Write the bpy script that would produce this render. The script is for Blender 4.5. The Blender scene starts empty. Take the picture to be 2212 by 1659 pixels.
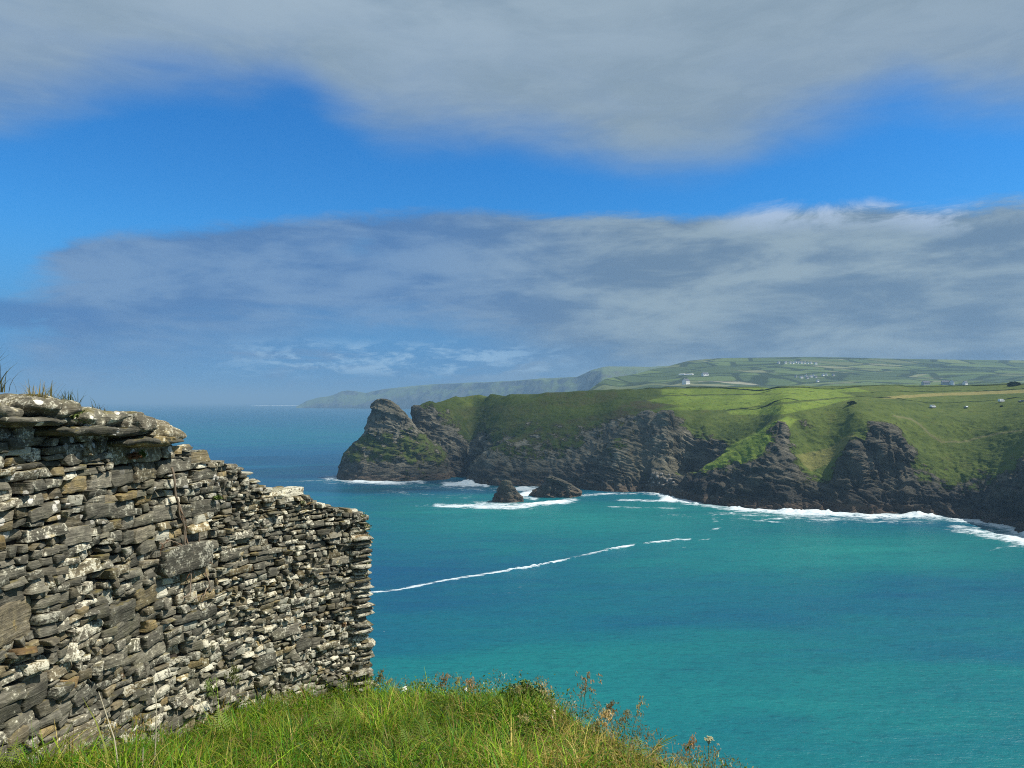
import bpy, math, random
import numpy as np
from mathutils import Vector
rad = math.radians
SC = bpy.context.scene
COL = SC.collection
random.seed(4)
RNG = np.random.default_rng(11)

# ------------------------------------------------------------------ camera, sky, sun, exposure
F = 739.6                      # focal length in pixels of a 1024 px wide picture (26 mm on 36 mm)
PITCH = math.atan(17.5 / F)
EYE = 80.0                     # the eye stands 80 m above the sea
cam = bpy.data.cameras.new('camera'); cam.lens = 26; cam.sensor_width = 36
cam.clip_start = 0.05; cam.clip_end = 150000
camo = bpy.data.objects.new('camera', cam); COL.objects.link(camo)
camo.location = (0, 0, EYE); camo.rotation_euler = (rad(90) + PITCH, 0, 0)
SC.camera = camo
SUN_EL, SUN_AZ = rad(53), rad(98)        # azimuth clockwise from +Y
sun_dir = Vector((math.sin(SUN_AZ) * math.cos(SUN_EL), math.cos(SUN_AZ) * math.cos(SUN_EL), math.sin(SUN_EL)))
sl = bpy.data.lights.new('sun', 'SUN'); sl.energy = 4.8; sl.angle = rad(0.5); sl.color = (1.0, 0.955, 0.88)
so = bpy.data.objects.new('sun', sl); COL.objects.link(so)
so.rotation_euler = (-sun_dir).to_track_quat('-Z', 'Y').to_euler(); so.location = (0, 0, 900)
SC.view_settings.view_transform = 'Standard'; SC.view_settings.look = 'None'
SC.view_settings.exposure = 0.3; SC.view_settings.gamma = 1.0
SC.cycles.use_denoising = False; SC.render.filter_size = 1.05; SC.cycles.filter_width = 1.05; SC.cycles.use_adaptive_sampling = False
try:
    SC.cycles.denoiser = 'OPENIMAGEDENOISE'; SC.cycles.denoising_input_passes = 'RGB_ALBEDO_NORMAL'
except Exception: pass
SC.cycles.max_bounces = 5; SC.cycles.diffuse_bounces = 2; SC.cycles.glossy_bounces = 2
SC.cycles.transmission_bounces = 2; SC.cycles.transparent_max_bounces = 12; SC.cycles.volume_bounces = 0

# ------------------------------------------------------------------ measuring: a point of the 2212 px wide view -> a place in the world
S = 2212 / 1024.0
CT, ST = math.cos(PITCH), math.sin(PITCH)
def ray(u, v):
    dx = (np.asarray(u, float) / S - 512) / F; dy = (384 - np.asarray(v, float) / S) / F
    y = CT - dy * ST; z = ST + dy * CT
    return dx / y, z / y                       # X and Z per metre of Y
def at(u, v, Y):
    a, b = ray(u, v); return np.array([a * Y, Y + 0 * a, EYE + b * Y])
def onsea(u, v):
    a, b = ray(u, v); Y = -EYE / b; return np.array([a * Y, Y])
def view_uv(X, Y, Z):
    z = Z - EYE; d = Y * CT + z * ST; h = -Y * ST + z * CT
    return (X / d * F + 512) * S, (384 - h / d * F) * S

# ------------------------------------------------------------------ noise
def _hash(i, j, k, seed):
    h = (i.astype(np.uint32) * np.uint32(374761393) + j.astype(np.uint32) * np.uint32(668265263)
         + k.astype(np.uint32) * np.uint32(2246822519) + np.uint32((seed * 3266489917) & 0xffffffff))
    h = (h ^ (h >> np.uint32(13))) * np.uint32(1274126177)
    h = (h ^ (h >> np.uint32(15))) * np.uint32(2246822519)
    return (h ^ (h >> np.uint32(16))).astype(np.float32) / np.float32(4294967296.0)
def vnoise(p, seed=0):
    p = np.asarray(p, np.float32); f0 = np.floor(p); f = p - f0; i = f0.astype(np.int64)
    f = f * f * f * (f * (f * 6 - 15) + 10); r = 0
    for a in (0, 1):
        for b in (0, 1):
            for c in (0, 1):
                w = (f[:, 0] if a else 1 - f[:, 0]) * (f[:, 1] if b else 1 - f[:, 1]) * (f[:, 2] if c else 1 - f[:, 2])
                r = r + w * _hash(i[:, 0] + a, i[:, 1] + b, i[:, 2] + c, seed)
    return r * 2 - 1
def fbm(p, octv=4, seed=0, ridged=False, gain=0.5):
    p = np.asarray(p, np.float32); amp, tot, r = 1.0, 0.0, 0
    for o in range(octv):
        n = vnoise(p * (2.03 ** o) + o * 17.7, seed + o)
        r = r + amp * ((1 - 2 * np.abs(n)) if ridged else n); tot += amp; amp *= gain
    return r / tot
def P3(x, y, z): return np.stack([np.ravel(x), np.ravel(y), np.ravel(z)], 1)
def sstep(a, b, x):
    t = np.clip((np.asarray(x, float) - a) / (b - a), 0, 1); return t * t * (3 - 2 * t)

# ------------------------------------------------------------------ objects
def tag(o, label=None, cat=None, group=None, kind=None):
    if label: o['label'] = label
    if cat: o['category'] = cat
    if group: o['group'] = group
    if kind: o['kind'] = kind
    return o
def link(name, me, m, parent=None, smooth=False):
    if m is not None:
        for x in (m if isinstance(m, (list, tuple)) else [m]): me.materials.append(x)
    o = bpy.data.objects.new(name, me); COL.objects.link(o)
    if parent is not None: o.parent = parent
    if smooth: me.polygons.foreach_set('use_smooth', np.ones(len(me.polygons), bool))
    return o
def mesh_np(name, V, Q, m, parent=None, smooth=False, attrs=None, midx=None):
    V = np.asarray(V, np.float32); Q = np.asarray(Q, np.int32); k = Q.shape[1]
    me = bpy.data.meshes.new(name); me.vertices.add(len(V)); me.vertices.foreach_set('co', V.ravel())
    me.loops.add(Q.size); me.loops.foreach_set('vertex_index', Q.ravel())
    me.polygons.add(len(Q)); me.polygons.foreach_set('loop_start', np.arange(len(Q), dtype=np.int32) * k)
    try: me.polygons.foreach_set('loop_total', np.full(len(Q), k, np.int32))
    except Exception: pass
    me.update(calc_edges=True)
    for n, a in (attrs or {}).items():
        a = np.asarray(a, np.float32)
        if a.ndim == 1:
            at_ = me.attributes.new(n, 'FLOAT', 'POINT'); at_.data.foreach_set('value', a)
        else:
            if a.shape[1] == 3: a = np.concatenate([a, np.ones((len(a), 1), np.float32)], 1)
            at_ = me.attributes.new(n, 'FLOAT_COLOR', 'POINT'); at_.data.foreach_set('color', a.ravel())
    o = link(name, me, m, parent, smooth)
    if midx is not None: me.polygons.foreach_set('material_index', np.asarray(midx, np.int32))
    me.validate()
    return o
def grid_quads(nr, nc, wrap=False):
    r = np.arange(nr - 1)[:, None]; c = np.arange(nc if wrap else nc - 1)[None, :]; c2 = (c + 1) % nc
    a = r * nc + c; b = r * nc + c2; d = (r + 1) * nc + c2; e = (r + 1) * nc + c
    return np.stack([a, b, d, e], -1).reshape(-1, 4)
class MB:
    """collects simple shapes, linked as one mesh"""
    def __init__(s): s.v = []; s.f = []
    def add(s, V, Fc):
        n = len(s.v); s.v += [tuple(map(float, p)) for p in V]; s.f += [tuple(n + i for i in q) for q in Fc]; return s
    def box(s, c, d, top=(1, 1), rz=0, shift=(0, 0)):
        x, y, z = d[0] / 2, d[1] / 2, d[2] / 2; V = []
        for k, (a, b), (hx, hy) in ((-z, (1, 1), (0, 0)), (z, top, shift)):
            for sx, sy in ((-1, -1), (1, -1), (1, 1), (-1, 1)):
                px, py = sx * x * a + hx, sy * y * b + hy
                V.append((c[0] + px * math.cos(rz) - py * math.sin(rz), c[1] + px * math.sin(rz) + py * math.cos(rz), c[2] + k))
        return s.add(V, [(3, 2, 1, 0), (4, 5, 6, 7), (0, 1, 5, 4), (1, 2, 6, 5), (2, 3, 7, 6), (3, 0, 4, 7)])
    def tube(s, pts, r, n=5, cap=True):
        pts = [Vector(p) for p in pts]; N = len(pts); rr = r if hasattr(r, '__len__') else [r] * N; V = []
        for i, p in enumerate(pts):
            t = (pts[min(i + 1, N - 1)] - pts[max(i - 1, 0)]).normalized()
            a = t.cross(Vector((0.31, 0.52, 0.8)) if abs(t.z) < .9 else Vector((1, 0.2, 0))).normalized(); b = t.cross(a)
            V += [p + (a * math.cos(2 * math.pi * j / n) + b * math.sin(2 * math.pi * j / n)) * rr[i] for j in range(n)]
        Q = [(i * n + j, i * n + (j + 1) % n, (i + 1) * n + (j + 1) % n, (i + 1) * n + j) for i in range(N - 1) for j in range(n)]
        if cap: Q += [tuple(range(n - 1, -1, -1)), tuple((N - 1) * n + j for j in range(n))]
        return s.add(V, Q)
    def build(s, name, m, parent=None, smooth=False):
        me = bpy.data.meshes.new(name); me.from_pydata(s.v, [], s.f); me.update()
        return link(name, me, m, parent, smooth)
def empty(name, loc, rz=0):
    o = bpy.data.objects.new(name, None); COL.objects.link(o); o.location = loc; o.rotation_euler = (0, 0, rz)
    o.empty_display_size = 0.2; return o
def copy_tree(o, parent=None):
    c = o.copy(); COL.objects.link(c)
    if parent is not None: c.parent = parent
    for ch in list(o.children): copy_tree(ch, c)
    return c

# ------------------------------------------------------------------ node helpers
class NT:
    def __init__(s, nt): s.nt = nt; s.n = nt.nodes; s.l = nt.links
    def put(s, sock, v):
        if hasattr(v, 'is_output') or isinstance(v, bpy.types.NodeSocket): s.l.new(v, sock)
        else:
            if isinstance(v, tuple) and len(v) == 3 and sock.type == 'RGBA': v = v + (1,)
            sock.default_value = v
    def node(s, t, ins=None, out=0, **kw):
        n = s.n.new(t)
        for k, v in kw.items(): setattr(n, k, v)
        for k, v in (ins or {}).items(): s.put(n.inputs[k], v)
        return n.outputs[out] if out is not None else n
    def m(s, op, a, b=0.0, c=None, clamp=False):
        n = s.n.new('ShaderNodeMath'); n.operation = op; n.use_clamp = clamp; s.put(n.inputs[0], a); s.put(n.inputs[1], b)
        if c is not None: s.put(n.inputs[2], c)
        return n.outputs[0]
    def ss(s, a, b, x):
        n = s.n.new('ShaderNodeMapRange'); n.interpolation_type = 'SMOOTHSTEP'; s.put(n.inputs[0], x); s.put(n.inputs[1], a); s.put(n.inputs[2], b)
        return n.outputs[0]
    def lin(s, a, b, x, c=0.0, d=1.0):
        n = s.n.new('ShaderNodeMapRange'); s.put(n.inputs[0], x); s.put(n.inputs[1], a); s.put(n.inputs[2], b); s.put(n.inputs[3], c); s.put(n.inputs[4], d)
        return n.outputs[0]
    def mix(s, f, a, b, mode='MIX'):
        n = s.n.new('ShaderNodeMix'); n.data_type = 'RGBA'; n.blend_type = mode; s.put(n.inputs[0], f); s.put(n.inputs[6], a); s.put(n.inputs[7], b)
        return n.outputs[2]
    def noise(s, vec, scale, detail=4, rough=0.55, dist=0.0):
        n = s.n.new('ShaderNodeTexNoise'); s.put(n.inputs['Vector'], vec); n.inputs['Scale'].default_value = scale
        n.inputs['Detail'].default_value = detail; n.inputs['Roughness'].default_value = rough; n.inputs['Distortion'].default_value = dist
        return n.outputs[0]
    def map(s, vec, sc=(1, 1, 1), rot=(0, 0, 0), loc=(0, 0, 0)):
        n = s.n.new('ShaderNodeMapping'); s.put(n.inputs[0], vec); n.inputs[1].default_value = loc; n.inputs[2].default_value = rot; n.inputs[3].default_value = sc
        return n.outputs[0]
    def ramp(s, f, stops):
        n = s.n.new('ShaderNodeValToRGB'); s.put(n.inputs[0], f); e = n.color_ramp.elements
        while len(e) < len(stops): e.new(0.5)
        for x, (p, c) in zip(e, stops): x.position = p; x.color = c + (1,) if len(c) == 3 else c
        return n.outputs[0]
    def attr(s, name, out='Fac'):
        n = s.n.new('ShaderNodeAttribute'); n.attribute_name = name; return n.outputs[out]
    def bump(s, h, strength=0.5, dist=0.1, nrm=None):
        n = s.n.new('ShaderNodeBump'); s.put(n.inputs['Height'], h); n.inputs['Strength'].default_value = strength; n.inputs['Distance'].default_value = dist
        if nrm is not None: s.put(n.inputs['Normal'], nrm)
        return n.outputs[0]
    def curve(s, x, pts):
        n = s.n.new('ShaderNodeFloatCurve'); s.put(n.inputs[1], x); c = n.mapping.curves[0]; n.mapping.use_clip = False
        while len(c.points) < len(pts): c.points.new(0.5, 0.5)
        for q, (a, b) in zip(c.points, pts): q.location = (a, b); q.handle_type = 'AUTO'
        n.mapping.update(); return n.outputs[0]
def material(name, rough=0.9, spec=0.2):
    m = bpy.data.materials.new(name); m.use_nodes = True; g = NT(m.node_tree); b = m.node_tree.nodes['Principled BSDF']
    b.inputs['Roughness'].default_value = rough; b.inputs['Specular IOR Level'].default_value = spec
    return m, g, b
def plain(name, c, rough=0.8, spec=0.2, vary=0.15, scale=8.0, metal=0.0):
    m, g, b = material(name, rough, spec); tc = g.node('ShaderNodeTexCoord', out=3)
    n = g.noise(tc, scale, 4); g.put(b.inputs['Base Color'], g.mix(n, tuple(x * (1 - vary) for x in c), tuple(min(1, x * (1 + vary)) for x in c)))
    b.inputs['Metallic'].default_value = metal
    return m
def lin(r, g, b):
    f = lambda c: (c / 255 / 12.92) if c <= 10 else ((c / 255 + 0.055) / 1.055) ** 2.4
    return (f(r), f(g), f(b))

# ------------------------------------------------------------------ sky: Nishita air with two bands of cloud placed by bearing and height
W = bpy.data.worlds.new('World'); SC.world = W; W.use_nodes = True
g = NT(W.node_tree); bg = W.node_tree.nodes['Background']
d = g.node('ShaderNodeTexCoord', out=0); sx = g.node('ShaderNodeSeparateXYZ', {0: d}, out=None)
X_, Y_, Z_ = sx.outputs
hyp = g.m('SQRT', g.m('ADD', g.m('MULTIPLY', X_, X_), g.m('MULTIPLY', Y_, Y_)))
az = g.m('ARCTAN2', X_, Y_); el = g.m('DIVIDE', Z_, g.m('MAXIMUM', hyp, 1e-4))
azn = g.lin(-0.7, 0.7, az)
def skypt(u, v):
    a, b = ray(u, v); z = math.atan(a); return (float((z + 0.7) / 1.4), float(b / math.hypot(1, a)))
sky = g.node('ShaderNodeTexSky', None, sky_type='NISHITA', sun_disc=False, sun_elevation=SUN_EL, sun_rotation=SUN_AZ,
             altitude=80, air_density=1.0, dust_density=0.4, ozone_density=3.0)
skyc = g.mix(1.0, g.node('ShaderNodeHueSaturation', {'Saturation': 1.28, 'Value': 1.0, 'Color': sky}), (0.036, 0.112, 0.152), 'MULTIPLY')
cv = g.node('ShaderNodeCombineXYZ', {0: g.m('MULTIPLY', az, 1.0), 1: g.m('MULTIPLY', el, 2.6), 2: 0.0})
warp = g.noise(cv, 2.3, 3, 0.5)
cvs = g.map(cv, (1, 1.15, 1), (0, 0, rad(-12)))
n1 = g.noise(cvs, 3.4, 7, 0.55, 0.35)
n2 = g.noise(cvs, 8.0, 10, 0.67, 0.45)
n3 = g.noise(g.map(cv, (1, 1.7, 1), (0, 0, rad(-16)), (3.1, 1.7, 0)), 4.2, 8, 0.58, 0.25)
def line(pts): return g.curve(azn, [skypt(u, v) for u, v in pts])
A = line([(-900, 330), (0, 232), (130, 208), (260, 160), (380, 140), (520, 150), (640, 150), (720, 205), (830, 265), (1000, 285), (1200, 305), (1400, 332), (1550, 322), (1720, 270), (1860, 222), (1960, 190), (2060, 215), (2212, 215), (3000, 260)])
B = line([(-900, 700), (-100, 660), (30, 590), (70, 560), (110, 535), (200, 510), (400, 495), (600, 478), (760, 462), (900, 455), (1050, 455), (1200, 462), (1400, 462), (1550, 463), (1660, 447), (1780, 440), (1900, 434), (2000, 446), (2100, 438), (2180, 425), (2260, 432), (3000, 440)])
eA = g.m('ADD', g.m('SUBTRACT', el, A), g.m('ADD', g.m('MULTIPLY', g.m('SUBTRACT', n1, 0.5), 0.07), g.m('MULTIPLY', g.m('SUBTRACT', n2, 0.5), 0.030)))
mA = g.ss(-0.055, 0.05, eA)
eB = g.m('ADD', g.m('SUBTRACT', B, el), g.m('MULTIPLY', g.m('SUBTRACT', n2, 0.5), 0.045))
mBt = g.ss(-0.008, 0.014, eB)
right = g.ss(0.36, 0.66, azn)
low = g.m('ADD', g.m('SUBTRACT', 1.0, g.ss(0.10, 0.215, g.m('SUBTRACT', B, g.m('ADD', el, g.m('MULTIPLY', g.m('SUBTRACT', n3, 0.5), 0.13))))), g.m('MULTIPLY', right, 0.9), clamp=True)
streak = g.m('MULTIPLY', g.ss(0.46, 0.58, n3), g.ss(-0.02, 0.05, g.m('SUBTRACT', B, el)))
tip = g.ss(skypt(5, 560)[0], skypt(150, 560)[0], g.m('ADD', azn, g.m('MULTIPLY', g.m('SUBTRACT', n2, 0.5), 0.10)))
bar = g.m('MULTIPLY', g.m('MULTIPLY', g.ss(skypt(300, 700)[0], skypt(170, 700)[0], azn), g.ss(.022, .008, g.m('ABSOLUTE', g.m('SUBTRACT', el, g.m('ADD', .098, g.m('MULTIPLY', g.m('SUBTRACT', n1, .5), .03)))))), g.ss(.32, .5, n2))
mB = g.m('MULTIPLY', g.m('MULTIPLY', mBt, tip), g.m('MAXIMUM', low, g.m('MULTIPLY', streak, 0.85)))
lowair = g.m('SUBTRACT', 1.0, g.ss(0.05, 0.24, el))
base = g.mix(g.m('MULTIPLY', lowair, 0.9), skyc, lin(78, 136, 196))
colA = g.mix(g.ss(0.28, 0.6, el), lin(116, 144, 176), lin(164, 183, 197))
colA = g.mix(g.ss(0.38, 0.66, n1), colA, lin(136, 158, 176)); colA = g.mix(g.m('MULTIPLY', right, 0.35), colA, lin(140, 158, 168))
colA = g.mix(g.m('MULTIPLY', g.ss(.38, .62, n2), .20), colA, lin(172, 190, 202))
shade = g.ss(0.40, 0.60, g.m('ADD', g.m('MULTIPLY', n3, 0.6), g.m('MULTIPLY', n2, 0.4)))
cBl = g.mix(shade, lin(82, 124, 176), lin(116, 150, 190)); cBr = g.mix(shade, lin(108, 134, 160), lin(152, 172, 184))
colB = g.mix(right, cBl, cBr)
edge = g.m('MULTIPLY', g.m('MULTIPLY', g.ss(0.042, 0.008, eB), g.ss(0.68, 0.74, azn)), g.m('MULTIPLY', g.ss(0.92, 0.88, azn), g.ss(0.38, 0.54, n2)))
colB = g.mix(edge, colB, lin(176, 196, 222))
puff = g.m('MULTIPLY', g.m('MULTIPLY', g.ss(0.025, 0.045, el), g.ss(0.09, 0.06, el)), g.m('MULTIPLY', g.m('MULTIPLY', g.ss(0.18, 0.32, azn), g.ss(0.62, 0.45, azn)), g.ss(0.45, 0.62, g.noise(g.map(cv, (1, 1.3, 1), (0, 0, rad(-14)), (7, 3, 0)), 17, 8, .65, .3))))
c = g.mix(g.m('MULTIPLY', mB, 0.97), base, colB); c = g.mix(g.m('MULTIPLY', bar, 0.8), c, lin(66, 118, 178)); c = g.mix(g.m('MULTIPLY', puff, 0.75), c, lin(168, 204, 234))
wisp = g.m('MULTIPLY', g.ss(0.055, 0.0, g.m('ABSOLUTE', g.m('ADD', g.m('SUBTRACT', az, -0.175), g.m('MULTIPLY', g.m('SUBTRACT', el, 0.215), -1.2)))),
           g.m('MULTIPLY', g.m('MULTIPLY', g.ss(0.185, 0.21, el), g.ss(0.25, 0.225, el)), g.ss(0.42, 0.58, n2)))
c = g.mix(g.m('MULTIPLY', wisp, 0.7), c, lin(70, 132, 190))
c = g.mix(g.m('MULTIPLY', mA, 0.96), c, colA)
g.put(bg.inputs[0], g.mix(1.0, c, (10, 10, 10), 'MULTIPLY')); bg.inputs[1].default_value = 0.082
# ------------------------------------------------------------------ the headland across the bay: profiles from the waterline inland, joined into one height field
# each profile runs along one bearing u: waterline v, then (v, slope in degrees, rock share) in view, or ('d', metres on, metres up, rock share) out of view
PROF = {
 868: (1032, [('d', 40, -30, 1)], 1), 
 884: (1031, [(985, 78, 1), (955, 70, .9), ('d', 20, -8, .8), ('d', 60, -60, 1)]),
 891: (1031, [(985, 78, 1), (925, 80, .9), ('d', 16, -3, .8), ('d', 60, -60, 1)]),
 898: (1030, [(985, 76, 1), (890, 78, .9), (880, 60, .8), ('d', 25, -6, .6), ('d', 70, -70, 1)]),
 930: (1030, [(970, 74, 1), (890, 72, .6), (868, 60, .35), ('d', 30, -6, .4), ('d', 90, -80, 1)]),
 985: (1030, [(970, 70, 1), (930, 60, .6), (900, 50, .35), (856, 42, .15), ('d', 60, -12, .2), ('d', 120, -90, 1)]),
 1022: (1029, [(985, 80, 1), (958, 66, .7), (935, 52, .2), (900, 42, .1), (854, 36, .1), ('d', 80, -14, .2), ('d', 150, -90, 1)]),
 1034: (1044, [(1000, 72, .9), (986, 60, .7), ('d', 14, -20, 1), ('d', 36, -10, 1), (960, 76, .95), (935, 52, .4), (900, 42, .1), (853, 36, .1), ('d', 90, -14, .2), ('d', 160, -90, 1)]),
 1060: (1047, [(1005, 68, .9), (968, 58, .5), ('d', 12, -8, .9), ('d', 20, -2, .9), (940, 52, .3), (900, 40, .1), (852, 35, .1), ('d', 90, -14, .2), ('d', 200, -90, 1)]),
 1100: (1048, [(1010, 66, .9), (950, 54, .5), ('d', 14, -5, .9), (930, 50, .3), (895, 38, .15), (852, 34, .1), ('d', 120, -14, .2), ('d', 220, -80, 1)]),
 1180: (1050, [(1010, 62, .9), (955, 52, .5), (920, 46, .38), (880, 38, .2), (848, 32, .15), ('d', 150, -14, .2)]),
 1250: (1053, [(1015, 64, 1), (960, 52, .58), (910, 44, .4), (870, 36, .2), (844, 30, .15), ('d', 180, -16, .2)]),
 1285: (1058, [(1040, 70, 1), (1005, 44, 1), (950, 42, .9), (905, 40, .4), (865, 31, .15), (843, 26, .1), ('d', 180, -16, .2)]),
 1325: (1062, [(1000, 66, .7), (955, 58, .65), ('d', 14, -5, 1), (940, 50, 1), (905, 42, .5), (870, 30, .15), (841, 20, .05), ('d', 200, -16, .1)]),
 1360: (1062, [(1000, 66, .7), (940, 60, .8), (912, 55, .9), ('d', 16, -3, .8), (895, 40, .5), (865, 24, .2), (840, 15, .1), ('d', 200, -16, .1)]),
 1400: (1062, [(1000, 64, .75), (940, 62, .9), (887, 58, .95), ('d', 16, -2, .4), (868, 22, .15), (838, 11, .1), ('d', 220, -14, .1)]),
 1440: (1068, [(1040, 38, .9), (1000, 70, 1), (950, 64, .95), (888, 58, .9), ('d', 16, -2, .3), (862, 14, .05), (837, 9, 0), ('d', 220, -14, .1)]),
 1468: (1076, [(1050, 35, 1), (1030, 45, 1), ('d', 30, 2, 1), (975, 76, 1), (925, 60, .8), (895, 42, .4), (870, 20, .05), (837, 9, 0), ('d', 220, -14, .1)]),
 1492: (1081, [(1050, 55, 1), (1022, 50, .7), ('d', 8, -6, 1), ('d', 40, 0, 1), (985, 80, 1), (945, 64, .9), (925, 42, .3), (900, 32, .1), (870, 17, .05), (836, 9, 0), ('d', 220, -14, .1)]),
 1525: (1087, [(1052, 62, 1), (1030, 55, .75), (1003, 46, .1), ('d', 8, -8, .5), ('d', 40, -3, 1), (968, 74, 1), (948, 60, .6), (925, 38, .1), (898, 28, .05), (870, 17, 0), (836, 9, 0), ('d', 220, -14, .1)]),
 1560: (1090, [(1050, 66, 1), (1022, 56, .8), (982, 44, .02), ('d', 10, -6, .1), ('d', 30, -3, .6), (955, 58, .6), (932, 38, .1), (905, 28, 0), (868, 17, 0), (836, 9, 0), ('d', 220, -14, .1)]),
 1610: (1096, [(1050, 66, 1), (1015, 60, .95), (985, 46, .2), (950, 42, 0), ('d', 10, -4, 0), ('d', 25, -1, 0), (925, 34, .1), (900, 27, 0), (868, 17, 0), (835, 9, 0), ('d', 220, -14, .1)]),
 1640: (1099, [(1050, 66, 1), (1008, 62, .95), (985, 50, .3), (934, 42, 0), ('d', 10, -3, 0), ('d', 25, 0, 0), (912, 30, .05), (868, 18, 0), (835, 9, 0), ('d', 220, -14, .1)]),
 1690: (1103, [(1050, 66, 1), (1000, 60, .8), (960, 55, .85), (918, 54, .95), (905, 40, .1), ('d', 12, 0, 0), (888, 26, 0), (864, 14, 0), (834, 8, 0), ('d', 220, -14, .1)]),
 1740: (1103, [(1062, 66, 1), (1025, 58, .6), (985, 42, .05), (950, 42, .35), (915, 48, .7), (888, 36, 0), (872, 18, 0), (864, 12, 0), (833, 8, 0), ('d', 220, -14, .1)]),
 1795: (1105, [(1064, 68, 1), (1025, 56, .45), (970, 44, .05), (920, 40, .05), (890, 34, 0), (872, 20, 0), (856, 9, 0), (833, 7, 0), ('d', 220, -14, .1)]),
 1822: (1107, [(1065, 70, 1), (1010, 66, .9), (975, 52, .3), (920, 38, .05), (890, 32, 0), (872, 18, 0), (856, 9, 0), (833, 7, 0), ('d', 220, -14, .1)]),
 1850: (1109, [(1080, 68, 1), (1060, 50, 1), (985, 80, 1), (958, 70, 1), (925, 42, .1), (892, 34, 0), (871, 17, 0), (855, 8, 0), (832, 7, 0), ('d', 220, -14, .1)]),
 1900: (1109, [(1090, 62, 1), (1065, 46, 1), (975, 84, 1), (962, 50, 1), (937, 76, 1), (900, 36, .05), (871, 17, 0), (855, 8, 0), (832, 7, 0), ('d', 220, -14, .1)]),
 1940: (1109, [(1085, 64, 1), (1060, 50, 1), (975, 84, 1), (960, 55, 1), (938, 72, .9), (900, 36, .05), (871, 17, 0), (855, 8, 0), (832, 7, 0), ('d', 220, -14, .1)]),
 1968: (1110, [(1065, 74, 1), (1030, 62, .6), (950, 50, .2), (900, 36, .05), (871, 17, 0), (855, 8, 0), (832, 7, 0), ('d', 220, -14, .1)]),
 2030: (1114, [(1078, 70, 1), (1045, 56, .5), (960, 46, .22), (904, 35, .05), (871, 16, 0), (854, 8, 0), (832, 7, 0), ('d', 220, -14, .1)]),
 2110: (1122, [(1085, 70, 1), (1058, 60, .7), (990, 45, .2), (908, 35, .1), (871, 15, 0), (852, 8, 0), (831, 7, 0), ('d', 220, -14, .1)]),
 2180: (1137, [(1090, 70, 1), (1052, 64, .8), (1000, 44, .1), (920, 35, .15), (870, 17, 0), (850, 8, 0), (828, 7, 0), ('d', 220, -14, .1)]),
 2250: (1160, [(1100, 70, 1), (1040, 66, 1), (990, 44, .3), (925, 35, .1), (870, 17, 0), (850, 8, 0), (827, 7, 0), ('d', 220, -14, .1)]),
 2420: (1205, [(1120, 70, 1), (1050, 64, 1), (990, 44, .3), (930, 35, .1), (870, 17, 0), (848, 8, 0), (825, 7, 0), ('d', 220, -14, .1)]),
 2700: (1270, [(1150, 70, 1), (1060, 64, 1), (990, 44, .3), (930, 35, .1), (870, 17, 0), (845, 8, 0), (822, 7, 0), ('d', 220, -14, .1)]),
}
CP, CZ, CR = [], [], []
WATER = []
for u, e in PROF.items():
    wl, segs = e[0], e[1]; a, b = ray(u, wl); Y = -EYE / float(b); z = 0.0; r = 1.0; a = float(a)
    WATER.append((a * Y, Y, u))
    far = len(e) > 2
    pts = [(Y - 260, -40, 1), (Y - 120, -25, 1), (Y - 45, -14, 1), (Y - 12, -6, 1)] + ([] if far else [(Y, 0, 1)])
    if far: pts += [(Y, -12, 1)]; z = -12
    for s in segs:
        if s[0] == 'd': Y2, z2, r2 = Y + s[1], z + s[2], s[3]
        else:
            t = math.tan(rad(s[1])); ez = float(ray(u, s[0])[1]); Y2 = (EYE - z + t * Y) / (t - ez); z2 = EYE + ez * Y2; r2 = s[2]
            if Y2 < Y + 0.5: Y2 = Y + 0.5; z2 = EYE + ez * Y2
        n = max(1, int((Y2 - Y) / 14))
        for k in range(1, n + 1): pts.append((Y + (Y2 - Y) * k / n, z + (z2 - z) * k / n, r2 if k == n else r + (r2 - r) * k / n))
        Y, z, r = Y2, z2, r2
    if Y < 1400: pts.append((max(Y + 200, 1450), z - 20 if z > 20 else z - 10, .2))
    for Y_, z_, r_ in pts: CP.append((a * Y_, Y_)); CZ.append(z_); CR.append(r_)
for p in ((-420, 800), (-420, 1200), (-300, 950), (-260, 880), (-330, 1450), (-200, 1100), (-170, 830), (-150, 790)): CP.append(p); CZ.append(-25); CR.append(1)
CP = np.array(CP); CZ = np.array(CZ); CR = np.array(CR)
D = np.sqrt(((CP[:, None] - CP[None]) ** 2).sum(-1) + 1.0)
Wz = np.linalg.solve(D + np.eye(len(CP)) * -0.02, np.stack([CZ, CR * 40], 1))
def field(X, Y):
    X = np.ravel(X); Y = np.ravel(Y); out = np.empty((len(X), 2), np.float32); A_ = CP.astype(np.float32); w = Wz.astype(np.float32)
    for i in range(0, len(X), 20000):
        dx = X[i:i + 20000, None].astype(np.float32) - A_[:, 0]; dy = Y[i:i + 20000, None].astype(np.float32) - A_[:, 1]
        out[i:i + 20000] = np.sqrt(dx * dx + dy * dy + 1.0) @ w
    return out[:, 0], np.clip(out[:, 1] / 40, 0, 1)
def hit(u, v, y0=420, y1=1250):
    """the place on the headland seen at (u, v)"""
    a, b = ray(u, v); Y = np.arange(y0, y1, 1.5); h, _ = field(a * Y, Y); s = h - (EYE + b * Y)
    k = np.argmax(s > 0) if (s > 0).any() else int(np.argmax(s))
    return np.array([a * Y[k], Y[k], h[k]])
def inpoly(px, py, poly):
    r = np.zeros(len(px), bool); n = len(poly)
    for i in range(n):
        (x1, y1), (x2, y2) = poly[i], poly[(i + 1) % n]
        c_ = ((y1 > py) != (y2 > py)); r ^= c_ & (px < (x2 - x1) * (py - y1) / (y2 - y1 + 1e-9) + x1)
    return r

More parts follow.
